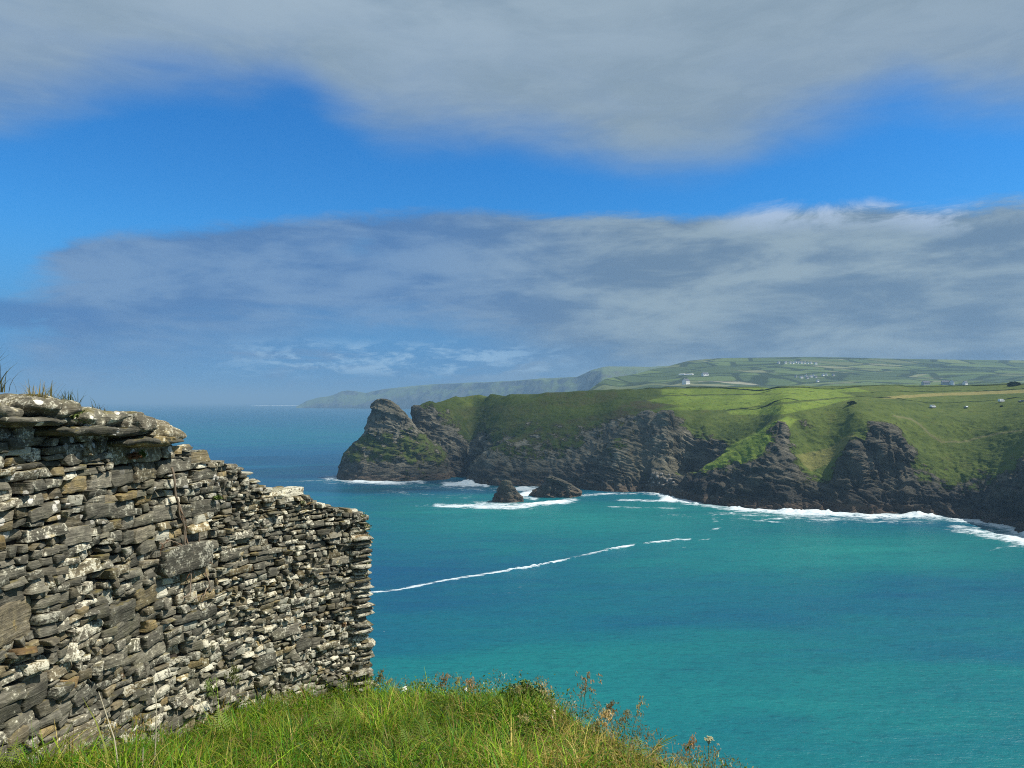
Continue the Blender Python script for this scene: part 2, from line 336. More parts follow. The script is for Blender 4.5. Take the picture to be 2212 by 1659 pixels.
us = np.arange(872, 2660, 2.2); ax = ray(us, 868)[0]
ys = np.concatenate([np.arange(300, 860, 1.35), np.arange(860, 1100, 3.0), np.arange(1100, 1500, 12.0)])
# bearings fan out from the bay so that the mesh is equally fine along the whole cliff
GX = (ax[None, :] * ys[:, None]); GY = np.repeat(ys[:, None], len(us), 1)
h0, r0 = field(GX, GY); h0 = h0.reshape(GX.shape); r0 = r0.reshape(GX.shape)
d0y = np.gradient(h0, ys, axis=0); d0x = np.gradient(h0, axis=1) / (np.gradient(GX, axis=1) + 1e-6)
# rows follow the slope, so that steep rock gets as many faces as flat ground
NR = 660; NY = np.empty((NR, len(us)), np.float32); out_ = []
wgt = np.where(h0 < -5, .06, 1.0) * np.clip(700 / ys[:, None], .25, 1.3) ** 1.5 * np.where(ys[:, None] > 1000, .3, 1)
al_ = np.concatenate([np.zeros((1, len(us))), np.cumsum(np.sqrt((np.diff(ys)[:, None] * .8) ** 2 + (2.1 * np.diff(h0, axis=0)) ** 2) * wgt[1:], axis=0)])
kk = np.ones(31) / 31.0; al_ = np.apply_along_axis(lambda q_: np.convolve(np.pad(q_, 15, mode='edge'), kk, 'valid'), 1, al_)
hz = np.empty_like(NY); rk = np.empty_like(NY); dY = np.empty_like(NY); dX = np.empty_like(NY)
for c_ in range(len(us)):
    NY[:, c_] = np.interp(np.linspace(0, al_[-1, c_], NR), al_[:, c_], ys)
    for dst, src in ((hz, h0), (rk, r0), (dY, d0y), (dX, d0x)): dst[:, c_] = np.interp(NY[:, c_], ys, src[:, c_])
GY = NY; GX = ax[None, :] * NY; nr, nc = GX.shape; gx, gy = GX.ravel(), GY.ravel(); hz = hz.ravel(); rk = rk.ravel()
steep = np.hypot(dX, dY).ravel()
rkw = np.clip(rk * 1.0 + sstep(1.5, 2.8, steep) * 0.30 - sstep(1.0, .5, steep) * 0.30, 0, 1)
p = P3(gx, gy, hz)
lay = hz * 0.9 + gx * 0.42 + gy * 0.12 + fbm(p * .022, 4, 5) * 16          # beds of slate dip to one side
strat = fbm(P3(lay * 0.55, gx * .012, gy * .012), 4, 21)
cleft = np.abs(fbm(P3(gx * .045 + hz * .012, gy * .03, hz * .006), 4, 55)); cleft = np.exp(-(cleft / .055) ** 2); rough = fbm(p * .035, 5, 3, True) ; med = fbm(p * .12, 4, 8, True); big = fbm(p * .014, 3, 40)
wet = sstep(-14, -2, hz)
amp = rkw * wet * sstep(-3, 4, hz + 3)
slopeg = sstep(.25, .8, steep); dz = amp * (rough * 3.8 + med * 2.0 + strat * 1.9 - cleft * 1.0) + (1 - rkw) * wet * (fbm(p * .05, 4, 77) * (.7 + 1.6 * slopeg) + fbm(p * .22, 4, 78, True) * (.25 + 1.3 * slopeg))
nx_, ny_ = -dX.ravel(), -dY.ravel(); nl = np.sqrt(nx_ ** 2 + ny_ ** 2 + 1)
push = amp * (rough * 5.0 + med * 3.0 + strat * 1.7 * rkw + big * 5 - cleft * 2.6 + np.round(strat * 3) / 3 * 1.0 * rkw + fbm(p * [.10, .10, .07], 4, 66, True) * 3.2 * rkw)
vx = gx + nx_ / nl * push + amp * fbm(p * .2, 2, 91) * .6; vy = gy + ny_ / nl * push * .8; vz = hz + dz * 0.5
u2, v2 = view_uv(gx, gy, hz)
# meadows and ground cover by where they lie on the plateau
lush = np.zeros(len(gx)); straw = np.zeros(len(gx)); brown = np.zeros(len(gx)); pale = np.zeros(len(gx))
flat = sstep(.75, .4, steep)
for poly in ([(1395, 866), (1440, 856), (1640, 853), (1810, 847), (1845, 856), (1720, 866), (1660, 874), (1570, 886), (1420, 886), (1480, 878)], [(1430, 841), (1640, 838), (1850, 838), (1880, 846), (1700, 850), (1430, 853)], [(1570, 889), (1660, 878), (1810, 861), (1850, 860), (1760, 882), (1690, 896), (1580, 896)]):
    lush = np.maximum(lush, inpoly(u2, v2, poly))
lush = np.maximum(lush, .9 * inpoly(u2, v2, [(1485, 1015), (1560, 975), (1640, 928), (1700, 900), (1722, 908), (1672, 950), (1640, 990), (1540, 1024)]))
straw = np.maximum(straw, inpoly(u2, v2, [(1888, 859), (2010, 850), (2212, 842), (2600, 838), (2600, 850), (2212, 849), (2000, 857), (1935, 862)]))
straw = np.maximum(straw, .55 * inpoly(u2, v2, [(1715, 985), (1790, 970), (1840, 935), (1852, 948), (1790, 1005), (1750, 1020)]))
brown = np.maximum(brown, .8 * inpoly(u2, v2, [(1310, 905), (1350, 868), (1420, 862), (1460, 878), (1410, 885), (1340, 930)]))
brown = np.maximum(brown, .45 * inpoly(u2, v2, [(1180, 848), (1330, 845), (1340, 862), (1250, 880), (1150, 872)]))
brown = np.maximum(brown, .55 * inpoly(u2, v2, [(1040, 985), (1110, 945), (1200, 912), (1330, 888), (1310, 960), (1280, 1000), (1100, 1015)])); brown = np.maximum(brown, .35 * inpoly(u2, v2, [(985, 960), (930, 900), (1000, 880), (1180, 870), (1190, 910), (1080, 950)]))  # browner turf on the outer slopes, with cloud shade painted into its colour
def blur(a, it=2):
    a = a.reshape(nr, nc).astype(np.float32)
    for _ in range(it):
        q = np.pad(a, 1, mode='edge'); a = (q[1:-1, 1:-1] * 2 + q[:-2, 1:-1] + q[2:, 1:-1] + q[1:-1, :-2] + q[1:-1, 2:]) / 6
    return a.ravel()
lush, straw, brown = blur(lush), blur(straw), blur(brown, 6)
# footpath across the slope
def pathmask(pts, w):
    m_ = np.zeros(len(gx))
    for (a1, b1), (a2, b2) in zip(pts[:-1], pts[1:]):
        t = np.clip(((u2 - a1) * (a2 - a1) + (v2 - b1) * (b2 - b1)) / ((a2 - a1) ** 2 + (b2 - b1) ** 2), 0, 1)
        m_ = np.maximum(m_, np.exp(-((u2 - a1 - t * (a2 - a1)) ** 2 + (v2 - b1 - t * (b2 - b1)) ** 2) / w ** 2))
    return m_
path = pathmask([(1930, 898), (1968, 905), (1990, 920), (2010, 942), (2035, 956), (2080, 954), (2130, 943), (2212, 930)], 2.0) * .7
path = np.maximum(path, pathmask([(1860, 960 - 25), (1880, 925), (1910, 910)], 1.5) * .3)
guano = pathmask([(1868, 985), (1878, 1010)], 9) * .6 + pathmask([(1895, 985), (1900, 1005)], 6) * .5
guano += pathmask([(1385, 925), (1410, 950), (1400, 975)], 22) * .35 + pathmask([(1395, 895), (1420, 893)], 8) * .6
guano += pathmask([(1425, 1030), (1445, 1040), (1410, 1048)], 9) * .8 + pathmask([(1515, 940), (1525, 925)], 5) * .6

ml, g, b = material('headland ground', 0.92, 0.15)
pos = g.node('ShaderNodeNewGeometry', out=0)
aR = g.attr('rock'); aL = g.attr('lush'); aS = g.attr('straw'); aB = g.attr('brown'); aP = g.attr('trail'); aG = g.attr('pale'); sep = g.node('ShaderNodeSeparateXYZ', {0: pos}, out=None)
zz = sep.outputs[2]
lo_ = g.noise(pos, .018, 5, .6); mi = g.noise(pos, .09, 6, .62); fi = g.noise(pos, .5, 5, .65); fi2 = g.noise(pos, 1.6, 3, .6); tus = g.noise(g.map(pos, (1, .6, 1.6)), .22, 6, .7)
gn = g.m('ADD', g.m('MULTIPLY', lo_, .5), g.m('ADD', g.m('MULTIPLY', mi, .35), g.m('MULTIPLY', fi, .15)))
grass = g.ramp(gn, [(.30, (.032, .050, .012)), (.43, (.064, .092, .018)), (.55, (.092, .122, .022)), (.66, (.118, .116, .034)), (.78, (.105, .090, .038))])
grass = g.mix(g.m('MULTIPLY', aB, g.ss(.35, .6, mi)), grass, (.088, .068, .038))
lushc = g.mix(g.ss(.3, .7, mi), (.125, .185, .024), (.180, .235, .034))
grass = g.mix(g.m('MULTIPLY', aL, g.ss(.15, .4, g.m('ADD', mi, g.m('MULTIPLY', aL, .2)))), grass, lushc)
grass = g.mix(g.m('MULTIPLY', aS, g.ss(.2, .5, fi)), grass, (.235, .205, .070))
grass = g.mix(g.m('MULTIPLY', g.ss(.52, .66, tus), .60), grass, (.024, .037, .012)); grass = g.mix(g.m('MULTIPLY', g.ss(.48, .36, tus), .35), grass, (.125, .125, .040))
grass = g.mix(g.m('MULTIPLY', g.ss(.56, .7, fi), .55), grass, (.022, .034, .012))
grass = g.mix(aP, grass, (.165, .150, .075))
beds = g.node('ShaderNodeCombineXYZ', {0: g.m('MULTIPLY', sep.outputs[0], .05), 1: g.m('MULTIPLY', sep.outputs[1], .04), 2: g.m('ADD', g.m('MULTIPLY', zz, .55), g.m('MULTIPLY', sep.outputs[0], .2))})
st = g.noise(beds, 1.0, 6, .65, .6)
rk1 = g.ramp(g.m('ADD', g.m('MULTIPLY', st, .5), g.m('MULTIPLY', mi, .5)), [(.33, (.030, .030, .025)), (.43, (.100, .096, .070)), (.53, (.195, .180, .130)), (.63, (.32, .290, .210))])
rk1 = g.mix(g.m('MULTIPLY', g.ss(.5, .62, lo_), .45), rk1, (.085, .080, .046))
rk1 = g.mix(g.m('MULTIPLY', g.attr('darkrock'), g.lin(.3, .7, lo_, .85, .45)), rk1, g.mix(.72, rk1, (.012, .014, .016)))  # rock gets darker along the right-hand part of the cliffs
tide = g.m('MULTIPLY', g.ss(8.5, 4.5, g.m('ADD', zz, g.m('MULTIPLY', g.m('SUBTRACT', mi, .5), 6))), .75)
rk1 = g.mix(tide, rk1, g.mix(st, (.052, .036, .026), (.125, .086, .060)))
blackband = g.m('MULTIPLY', g.m('MULTIPLY', g.ss(5.5, 7.5, zz), g.ss(24, 10, g.m('ADD', zz, g.m('MULTIPLY', g.m('SUBTRACT', lo_, .5), 40)))), .6)
rk1 = g.mix(blackband, rk1, (.020, .020, .021))
rk1 = g.mix(g.m('MULTIPLY', aG, g.ss(.42, .6, fi)), rk1, (.27, .245, .21))
fl = g.m('MULTIPLY', g.ss(.645, .70, g.noise(pos, .35, 2, .5)), g.ss(.55, .7, fi2)); rk1 = g.mix(g.m('MULTIPLY', fl, .7), rk1, (.34, .32, .28))
f = g.m('ADD', aR, g.m('ADD', g.m('MULTIPLY', g.m('SUBTRACT', mi, .5), 1.7), g.m('ADD', g.m('MULTIPLY', g.m('SUBTRACT', fi, .5), .7), g.m('MULTIPLY', g.m('SUBTRACT', st, .5), .7))))
rmask = g.ss(.55, .70, f)
g.put(b.inputs['Base Color'], g.mix(rmask, grass, rk1))
hb = g.m('ADD', g.m('MULTIPLY', g.m('ADD', g.m('MULTIPLY', st, 1.6), g.m('MULTIPLY', fi, 1.3)), g.m('ADD', rmask, .12)), g.m('MULTIPLY', fi2, .35))
g.put(b.inputs['Normal'], g.bump(hb, 1.0, 1.6))
M_LAND = ml
head = mesh_np('headland', np.stack([vx, vy, vz], 1), grid_quads(nr, nc)[:, ::1], ml, smooth=False,
               attrs={'rock': rkw, 'lush': lush, 'straw': straw, 'brown': brown, 'trail': path, 'pale': guano, 'darkrock': sstep(1440, 1520, u2 + 30 * fbm(p * .03, 3, 3)) * (1 - .5 * sstep(1680, 1700, u2) * sstep(1790, 1770, u2) * sstep(990, 970, v2)), })
tag(head, 'grassy slate headland with dark cliffs, gullies and meadows across the bay', 'headland', kind='structure')

# ------------------------------------------------------------------ sea stack and rocks: stacked rings between a left and a right outline, each with its own depth
def rockbody(name, rows, Y0, depth, amp_, seed, attrs, nseg=90, step=1.3, top_round=6, lean=0.0):
    """rows: (v, left u, right u) from the top down; the ring at each height is as wide as the outline and depth times as deep"""
    zs, xl, xr = [], [], []
    for v, ul, ur in rows:
        zs.append(EYE + float(ray(0, v)[1]) * Y0); xl.append(float(ray(ul, v)[0]) * Y0); xr.append(float(ray(ur, v)[0]) * Y0)
    zs, xl, xr = map(np.array, (zs, xl, xr)); zz_ = np.arange(max(zs), -8, -step)
    L = np.interp(zz_, zs[::-1], xl[::-1]); R = np.interp(zz_, zs[::-1], xr[::-1]); n = len(zz_)
    V = []; th = np.linspace(0, 2 * math.pi, nseg, endpoint=False)
    ce, se = np.cos(th), np.sin(th); ex = np.sign(ce) * np.abs(ce) ** .8; ey = np.sign(se) * np.abs(se) ** .8
    cx = (L + R) / 2; hw = (R - L) / 2; hd = hw * depth
    ymid = Y0 + hd - hd[-1] * 0 + (zz_ - zz_[-1]) * lean
    X = cx[:, None] + hw[:, None] * ex; Y = ymid[:, None] + hd[:, None] * ey; Z = np.repeat(zz_[:, None], nseg, 1)
    q = P3(X, Y, Z); lay_ = q[:, 2] * .9 + q[:, 0] * .3; k = np.minimum(1, np.arange(n) / 3.0)[:, None].repeat(nseg, 1).ravel()
    off = (fbm(q * .05, 4, seed, True) * 2.2 + fbm(q * .18, 4, seed + 3, True) * 1.9 - np.exp(-(fbm(q * [.07, .07, .02], 3, seed + 20) / .06) ** 2) * 2.0 + np.round(fbm(P3(lay_ * .30, q[:, 0] * .03, q[:, 1] * .03), 4, seed + 6) * 5) / 5 * 3.6 - 1.1) * amp_
    nxx = np.tile(ce, n); nyy = np.tile(se, n)
    q[:, 0] += nxx * off * (.55 + .45 * np.abs(nyy)); q[:, 1] += nyy * off; q[:, 2] += fbm(q * .22, 3, seed + 9, True) * 1.6 * amp_ * (1 - k * .5)
    c0 = q[:nseg].mean(0) + [0, 0, step * .8]; V = np.concatenate([q, c0[None]]); Q = grid_quads(n, nseg, True)
    cap = np.stack([np.arange(nseg), np.arange(1, nseg + 1) % nseg, np.full(nseg, len(q)), np.full(nseg, len(q))], 1)
    me = bpy.data.meshes.new(name); me.from_pydata(V.tolist(), [], [tuple(r_[::-1]) for r_ in Q.tolist()] + [(int(c_[0]), int(c_[1]), int(c_[2]))[::-1] for c_ in cap]); me.update()
    for nm, val in attrs.items():
        a_ = me.attributes.new(nm, 'FLOAT', 'POINT'); val = val(V) if callable(val) else np.full(len(V), val); a_.data.foreach_set('value', val.astype(np.float32))
    return link(name, me, M_LAND, None, False)
stk = rockbody('sea_stack', [(864, 808, 824), (868, 799, 835), (872, 793, 842), (880, 789, 851), (890, 786, 861), (905, 782, 874), (918, 778, 884), (928, 775, 894), (940, 772, 908), (955, 756, 922), (970, 738, 942), (985, 727, 954), (1000, 720, 961), (1015, 714, 965), (1034, 710, 968), (1050, 708, 970)],
               742, .62, 1.0, 60, {'rock': lambda V: np.clip(.86 - .36 * sstep(14, 24, V[:, 2]) * sstep(56, 40, V[:, 2]), 0, 1), 'lush': 0, 'straw': 0, 'brown': .5, 'trail': 0, 'pale': 0}, lean=.30)
tag(stk, 'tall dark sea stack with a narrow head at the tip of the headland', 'sea stack')
rk1_ = rockbody('sea_rock', [(1040, 1083, 1100), (1042, 1081, 1106), (1050, 1078, 1111), (1060, 1074, 1116), (1068, 1070, 1122), (1075, 1066, 1128), (1082, 1062, 1131), (1092, 1060, 1133), (1100, 1058, 1134)], 586, .8, .8, 71,
                {'rock': 1, 'lush': 0, 'straw': 0, 'brown': 0, 'trail': 0, 'pale': 0}, 64, .8)
tag(rk1_, 'upright dark rock standing alone in the surf, pointed like a hat', 'rock', 'rocks standing in the surf')
rk2_ = rockbody('sea_rock', [(1030, 1188, 1193), (1034, 1185, 1198), (1040, 1181, 1213), (1048, 1176, 1228), (1054, 1170, 1240), (1060, 1163, 1250), (1068, 1152, 1260), (1074, 1145, 1262), (1080, 1140, 1264), (1088, 1136, 1266)], 618, .7, 1.25, 83,
                {'rock': 1, 'lush': 0, 'straw': 0, 'brown': 0, 'trail': 0, 'pale': 0}, 72, .8)
tag(rk2_, 'low ragged brown rock sloping into the surf beside the upright rock', 'rock', 'rocks standing in the surf')

# ------------------------------------------------------------------ sea: one sheet, with the foam that lies on it
ya = [30.0]
while ya[-1] < 44000: ya.append(ya[-1] * (1.0075 if 190 < ya[-1] < 1000 else 1.02 if ya[-1] < 190 else 1.03))
ya = np.array(ya); an = np.linspace(-.86, .86, 780); SX = np.tan(an)[None, :] * ya[:, None]; SY = np.repeat(ya[:, None], len(an), 1)
sx_, sy_ = SX.ravel(), SY.ravel(); su, sv = view_uv(sx_, sy_, 0 * sx_)
near = (sy_ > 330) & (sy_ < 1000) & (sx_ > -260) & (sx_ < 560)
hh = np.full(len(sx_), -40.0); hh[near] = field(sx_[near], sy_[near])[0]
def dists(pts, wu, wv):
    r = np.full(len(su), 9.0)
    for (a1, b1), (a2, b2) in zip(pts[:-1], pts[1:]):
        px, py = (su - a1) / wu, (sv - b1) / wv; qx, qy = (a2 - a1) / wu, (b2 - b1) / wv
        t = np.clip((px * qx + py * qy) / (qx * qx + qy * qy + 1e-9), 0, 1); r = np.minimum(r, np.hypot(px - t * qx, py - t * qy))
    return np.exp(-r ** 2)
shore = sstep(-7.5, -.5, hh) * .75
foam = shore.copy()
for pts, wu, wv, s in (
    ([(715, 1034), (760, 1040), (860, 1043), (905, 1040)], 20, 7, 1.05), ([(730, 1040), (880, 1043)], 60, 9, .5), ([(640, 1040), (720, 1036)], 40, 3, .45),
    ([(965, 1047), (1020, 1046)], 16, 7, 1.15), ([(1000, 1042), (1050, 1050)], 10, 4, 1.0), ([(900, 1050), (1060, 1056)], 50, 8, .5), ([(990, 1028), (1022, 1028)], 10, 2, .9), 
    ([(945, 1092), (1020, 1094), (1080, 1097), (1140, 1094)], 22, 6, .84), ([(1040, 1086), (1130, 1092)], 30, 7, .7), ([(900, 1093), (960, 1092)], 30, 3, .5),
    ([(1135, 1090), (1200, 1086), (1240, 1080)], 18, 5, 1.0), ([(1120, 1056), (1170, 1058), (1140, 1066), (1120, 1074), (1150, 1078)], 18, 5, 1.0), ([(1260, 1070), (1330, 1066), (1400, 1065), (1440, 1072)], 20, 3.5, .95),
    ([(1345, 1080), (1440, 1082)], 20, 3, .8), ([(1330, 1095), (1450, 1098)], 30, 2.5, .7), ([(1440, 1078), (1520, 1090), (1600, 1100), (1690, 1104), (1720, 1108)], 18, 6.5, 1.05),
    ([(1700, 1105), (1780, 1107), (1860, 1113), (1950, 1114), (2040, 1118), (2130, 1128), (2212, 1150), (2300, 1184)], 18, 10, 1.05), ([(1700, 1116), (1850, 1124), (2000, 1126)], 50, 9, .55),
    ([(2070, 1140), (2212, 1168), (2300, 1196)], 30, 11, .9), ([(1550, 1108), (1620, 1112), (1720, 1118)], 40, 6, .55), ([(1650, 1122), (1700, 1120)], 15, 2.5, .7), ([(1600, 1122), (1680, 1128)], 18, 2.5, .6),
    ([(793, 1280), (860, 1274), (960, 1254), (1060, 1238), (1160, 1222), (1230, 1206), (1300, 1190), (1352, 1180), (1368, 1177)], 6, 2.4, .88), ([(1395, 1173), (1440, 1168), (1490, 1165)], 6, 2.0, .85), ([(1510, 1166), (1530, 1165)], 5, 1.6, .6),
    ([(1535, 1146), (1552, 1140)], 8, 2, .6), ([(1545, 1128), (1540, 1110)], 8, 3, .5), ([(1030, 1296), (1075, 1278), (1120, 1268)], 14, 3, .42), ([(1015, 1265), (1060, 1270)], 14, 4, .45), ([(1000, 1300), (1050, 1292), (1100, 1280)], 20, 4, .3),
    ([(880, 1325), (970, 1318)], 30, 4, .3), ([(2130, 1192), (2160, 1182), (2212, 1178)], 8, 2.2, .6), ([(1440, 1185), (1520, 1180)], 14, 2, .35), ([(850, 1062), (1000, 1075)], 60, 7, .38), ([(1450, 1112), (1560, 1122)], 40, 5, .35)):
    foam = np.maximum(foam, dists(pts, wu, wv) * s)
foam = np.maximum(foam, dists([(560, 876.2), (610, 876), (900, 875.6)], 20, 1.3) * 1.0)
foam = foam * (1 + .55 * fbm(P3(sx_ * .028, sy_ * .028, 0 * sx_), 3, 35))
pn = P3(sx_ * .12, sy_ * .05, 0 * sx_); lump = fbm(pn, 4, 31)
lift = .8 * sstep(.65, 1.25, foam + .35 * lump) * near * (.4 + 2.2 * np.clip(fbm(P3(sx_ * .09, sy_ * .09, 0 * sx_), 3, 33) + .15, 0, 1))
lift = lift + near * sstep(.75, 1.15, foam) * sstep(-16, -6, hh) * 7.5 * np.clip(fbm(P3(sx_ * .055, sy_ * .05, 0 * sx_), 3, 37) - .02, 0, 1) * (.6 + .8 * np.abs(fbm(P3(sx_ * .3, sy_ * .3, 0 * sx_), 2, 38)))
ms, g, b = material('sea water', 0.22, 0.22)
pos = g.node('ShaderNodeNewGeometry', out=0); sp = g.node('ShaderNodeSeparateXYZ', {0: pos}, out=None); fo = g.attr('foam'); tq = g.attr('shoal')
q = g.map(pos, (1, 2.6, 1), (0, 0, rad(14)))
w1 = g.noise(q, .0065, 4, .6, .5); w2 = g.noise(q, .05, 5, .62, .3); w3 = g.noise(q, .35, 5, .65); w4 = g.noise(q, 1.7, 3, .6)
wn = g.noise(g.map(pos, (1, 3.2, 1), (0, 0, rad(-8))), .016, 6, .62, .6)
t_ = g.m('ADD', tq, g.m('ADD', g.m('MULTIPLY', g.m('SUBTRACT', w1, .5), .65), g.m('MULTIPLY', g.m('SUBTRACT', wn, .5), .50)))
wat = g.ramp(t_, [(.08, (.0012, .074, .150)), (.30, (.0019, .110, .156)), (.50, (.0032, .142, .156)), (.70, (.0058, .172, .170)), (.92, (.012, .210, .190))])
chop = g.noise(g.map(pos, (1, 2.8, 1), (0, 0, rad(11))), .16, 5, .68); wat = g.mix(g.m('MULTIPLY', g.ss(.50, .68, chop), .36), wat, g.mix(.75, wat, (.001, .040, .070)))
wat = g.mix(g.m('MULTIPLY', g.ss(.5, .72, w2), .38), wat, g.mix(.5, wat, (.002, .045, .085)))
wat = g.mix(g.m('MULTIPLY', g.ss(.52, .8, w3), .25), wat, (.02, .21, .25)); wat = g.mix(g.m('MULTIPLY', g.ss(.48, .36, w3), .30), wat, (.001, .055, .085))
fn = g.m('ADD', g.m('MULTIPLY', g.noise(g.map(pos, (1, 1.9, 1), (0, 0, rad(20))), .075, 7, .72, 1.2), .62), g.m('MULTIPLY', w3, .38))
ff = g.ss(-.04, .46, g.m('SUBTRACT', g.m('MULTIPLY', fo, .95), g.m('MULTIPLY', g.lin(.36, .64, fn), 1.02)))
caps = g.m('MULTIPLY', g.ss(.80, .84, g.noise(g.map(pos, (1, 1.6, 1)), .24, 2, .5)), .55); ff = g.m('MAXIMUM', ff, caps)
g.put(b.inputs['Base Color'], g.mix(ff, wat, g.mix(g.ss(.35, .65, w3), (.50, .60, .63), (.78, .82, .83)))); g.put(b.inputs['Roughness'], g.lin(0, 1, ff, .32, .9))
hb = g.m('ADD', g.m('MULTIPLY', w2, 3.0), g.m('ADD', g.m('MULTIPLY', w3, .9), g.m('ADD', g.m('MULTIPLY', w4, .25), g.m('MULTIPLY', ff, .7))))
g.put(b.inputs['Normal'], g.bump(hb, .55, 1.0))
# shoals of sand make the water greener: how green by place
sh = np.full(len(sx_), .20)
def blob(u, v, wu, wv, a): return a * np.exp(-((su - u) / wu) ** 2 - ((sv - v) / wv) ** 2)
sh = .25 + blob(600, 940, 900, 26, .17) - blob(600, 985, 260, 14, .20) + blob(1900, 1200, 420, 50, .34) + blob(1350, 1120, 420, 40, .30) + blob(1000, 1110, 300, 45, .22) - blob(900, 1215, 260, 30, .10)
sh += blob(1500, 1180, 500, 40, .2) + blob(1200, 1330, 700, 60, .10) + blob(1150, 1480, 420, 90, .28) + blob(1800, 1520, 600, 90, .26) + blob(1700, 1660, 500, 50, .22) - blob(1700, 1300, 400, 45, .06) + blob(2200, 1480, 200, 200, .05) - blob(1000, 1060, 180, 9, .12)
sh += .05 * sstep(1130, 1250, sv) - blob(850, 1255, 380, 60, .14) - blob(1150, 1330, 500, 50, .08) - .10 * sstep(1090, 1040, sv) + blob(1500, 1010 + 95, 300, 25, .1)
sea = mesh_np('sea', np.stack([sx_, sy_, lift], 1), grid_quads(len(ya), len(an)), ms, smooth=True, attrs={'foam': foam, 'shoal': sh})
tag(sea, 'turquoise sea with white surf along the cliffs and a long foam line', 'sea', kind='structure')
# ------------------------------------------------------------------ far coast and farmland hills
def skyline_mesh(name, sky_pts, Yk, y0, z0, pw, du, ys_, back, nz, m, seed, front=None):
    """a ridge whose crest stands at distance Yk(u) and rises from z0 at y0(u) as a real slope"""
    U = np.arange(sky_pts[0][0], sky_pts[-1][0] + 1, du); vs = np.interp(U, [p_[0] for p_ in sky_pts], [p_[1] for p_ in sky_pts])
    a, bb = ray(U, vs); yk = np.interp(U, *zip(*Yk)); yo = np.interp(U, *zip(*y0)); zk = EYE + bb * yk; zo = np.interp(U, *zip(*z0))
    t = np.concatenate([np.linspace(0, 1, ys_), 1 + np.linspace(.02, 1, 14)])[:, None]
    Y = np.where(t <= 1, yo + (yk - yo) * t, yk + (t - 1) * back); q = np.clip(t, 0, 1)
    Z = zo + (zk - zo) * (q ** pw) - np.clip(t - 1, 0, 1) ** 1.5 * (zk + 12)
    X = a * Y; sh_ = np.minimum(1, np.minimum(t * 5, np.abs(1 - t) * 5 + .05)); h = nz(X, Y, t, zk)
    Z = Z + h * sh_
    return mesh_np(name, np.stack([X.ravel(), Y.ravel(), Z.ravel()], 1), grid_quads(len(t), len(U)), m, smooth=True), (U, yo, yk, zo, zk)
def far_field_material(name, scale, rot, stretch=1.7):
    m, g, b = material(name, .95, .1); pos = g.node('ShaderNodeNewGeometry', out=0)
    w = g.noise(pos, .0012, 3); wv = g.node('ShaderNodeVectorMath', {0: pos, 1: g.node('ShaderNodeVectorMath', {0: g.node('ShaderNodeCombineXYZ', {0: w, 1: g.noise(pos, .0017, 2), 2: 0.0}), 1: (260, 260, 0)}, operation='MULTIPLY')}, operation='ADD')
    v = g.map(g.map(wv, (1, 1, 0)), (scale, scale * stretch, 0), (0, 0, rot))
    vo = g.node('ShaderNodeTexVoronoi', {'Vector': v, 'Scale': 1.0, 'Randomness': .85}, out=None, distance='CHEBYCHEV'); sc = g.node('ShaderNodeSeparateColor', {0: vo.outputs['Color']}, out=None)
    ed = g.node('ShaderNodeTexVoronoi', {'Vector': v, 'Scale': 1.0, 'Randomness': .85}, feature='DISTANCE_TO_EDGE', out=0)
    col = g.ramp(sc.outputs[0], [(0, (.065, .095, .035)), (.22, (.085, .125, .042)), (.42, (.115, .16, .05)), (.60, (.13, .15, .062)), (.72, (.16, .195, .07)), (.84, (.21, .215, .11)), (.93, (.34, .32, .22)), (.97, (.08, .12, .04))])
    col.node.color_ramp.interpolation = 'CONSTANT'
    n_ = g.noise(pos, .012, 5, .6); col = g.mix(g.m('MULTIPLY', n_, .5), col, (.05, .07, .026))
    hed = g.ss(.075, .04, g.m('ADD', ed, g.m('MULTIPLY', g.m('SUBTRACT', g.noise(pos, .02, 3), .5), .08)))
    col = g.mix(g.m('MULTIPLY', hed, .85), col, (.022, .034, .014))
    wood = g.ss(.60, .66, g.noise(g.map(pos, (1, 1.5, 1)), .0024, 5, .6)); col = g.mix(g.m('MULTIPLY', wood, .85), col, (.022, .034, .016))
    g.put(b.inputs['Base Color'], col); g.put(b.inputs['Normal'], g.bump(g.noise(pos, .03, 4), .6, 6.0)); return m
M_FARM = far_field_material('farmland', 1 / 190.0, rad(24))
E_SKY = [(1262, 852), (1271, 844), (1290, 829), (1308, 818), (1330, 814), (1345, 812), (1380, 806), (1410, 797), (1439, 792), (1465, 785), (1489, 779), (1520, 776), (1556, 773.5), (1646, 772.5), (1740, 771), (1830, 772), (1900, 774), (2020, 776), (2120, 777), (2212, 778), (2400, 774), (2800, 776)]
def nzE(X, Y, t, zk):
    q = P3(X * .0009, Y * .0012, X * 0); return (fbm(q, 4, 201) * 42 + fbm(q * 4, 3, 207) * 10).reshape(X.shape) * np.clip(zk / 200, .15, 1)
hillE, infoE = skyline_mesh('hills', E_SKY, [(1262, 2300), (1345, 2600), (1500, 3150), (2800, 3400)], [(1262, 1900), (1400, 1600), (2800, 1550)], [(1262, 0), (1300, 30), (1400, 55), (2800, 62)], .92, 5, 90, 1500, nzE, M_FARM, 5)
tag(hillE, 'hazy green farmland hills with hedged fields behind the headland', 'hills', kind='structure')
mf, g, b = material('far cliffs', .95, .1); pos = g.node('ShaderNodeNewGeometry', out=0); nz_ = g.node('ShaderNodeSeparateXYZ', {0: g.node('ShaderNodeNewGeometry', out=1)}, out=None).outputs[2]
n_ = g.noise(pos, .011, 6, .68); g.put(b.inputs['Base Color'], g.mix(g.ss(.62, .8, g.m('ADD', nz_, g.m('MULTIPLY', g.m('SUBTRACT', n_, .5), .5))), g.ramp(n_, [(.36, (.02, .02, .02)), (.64, (.24, .21, .16))]), (.13, .16, .055)))
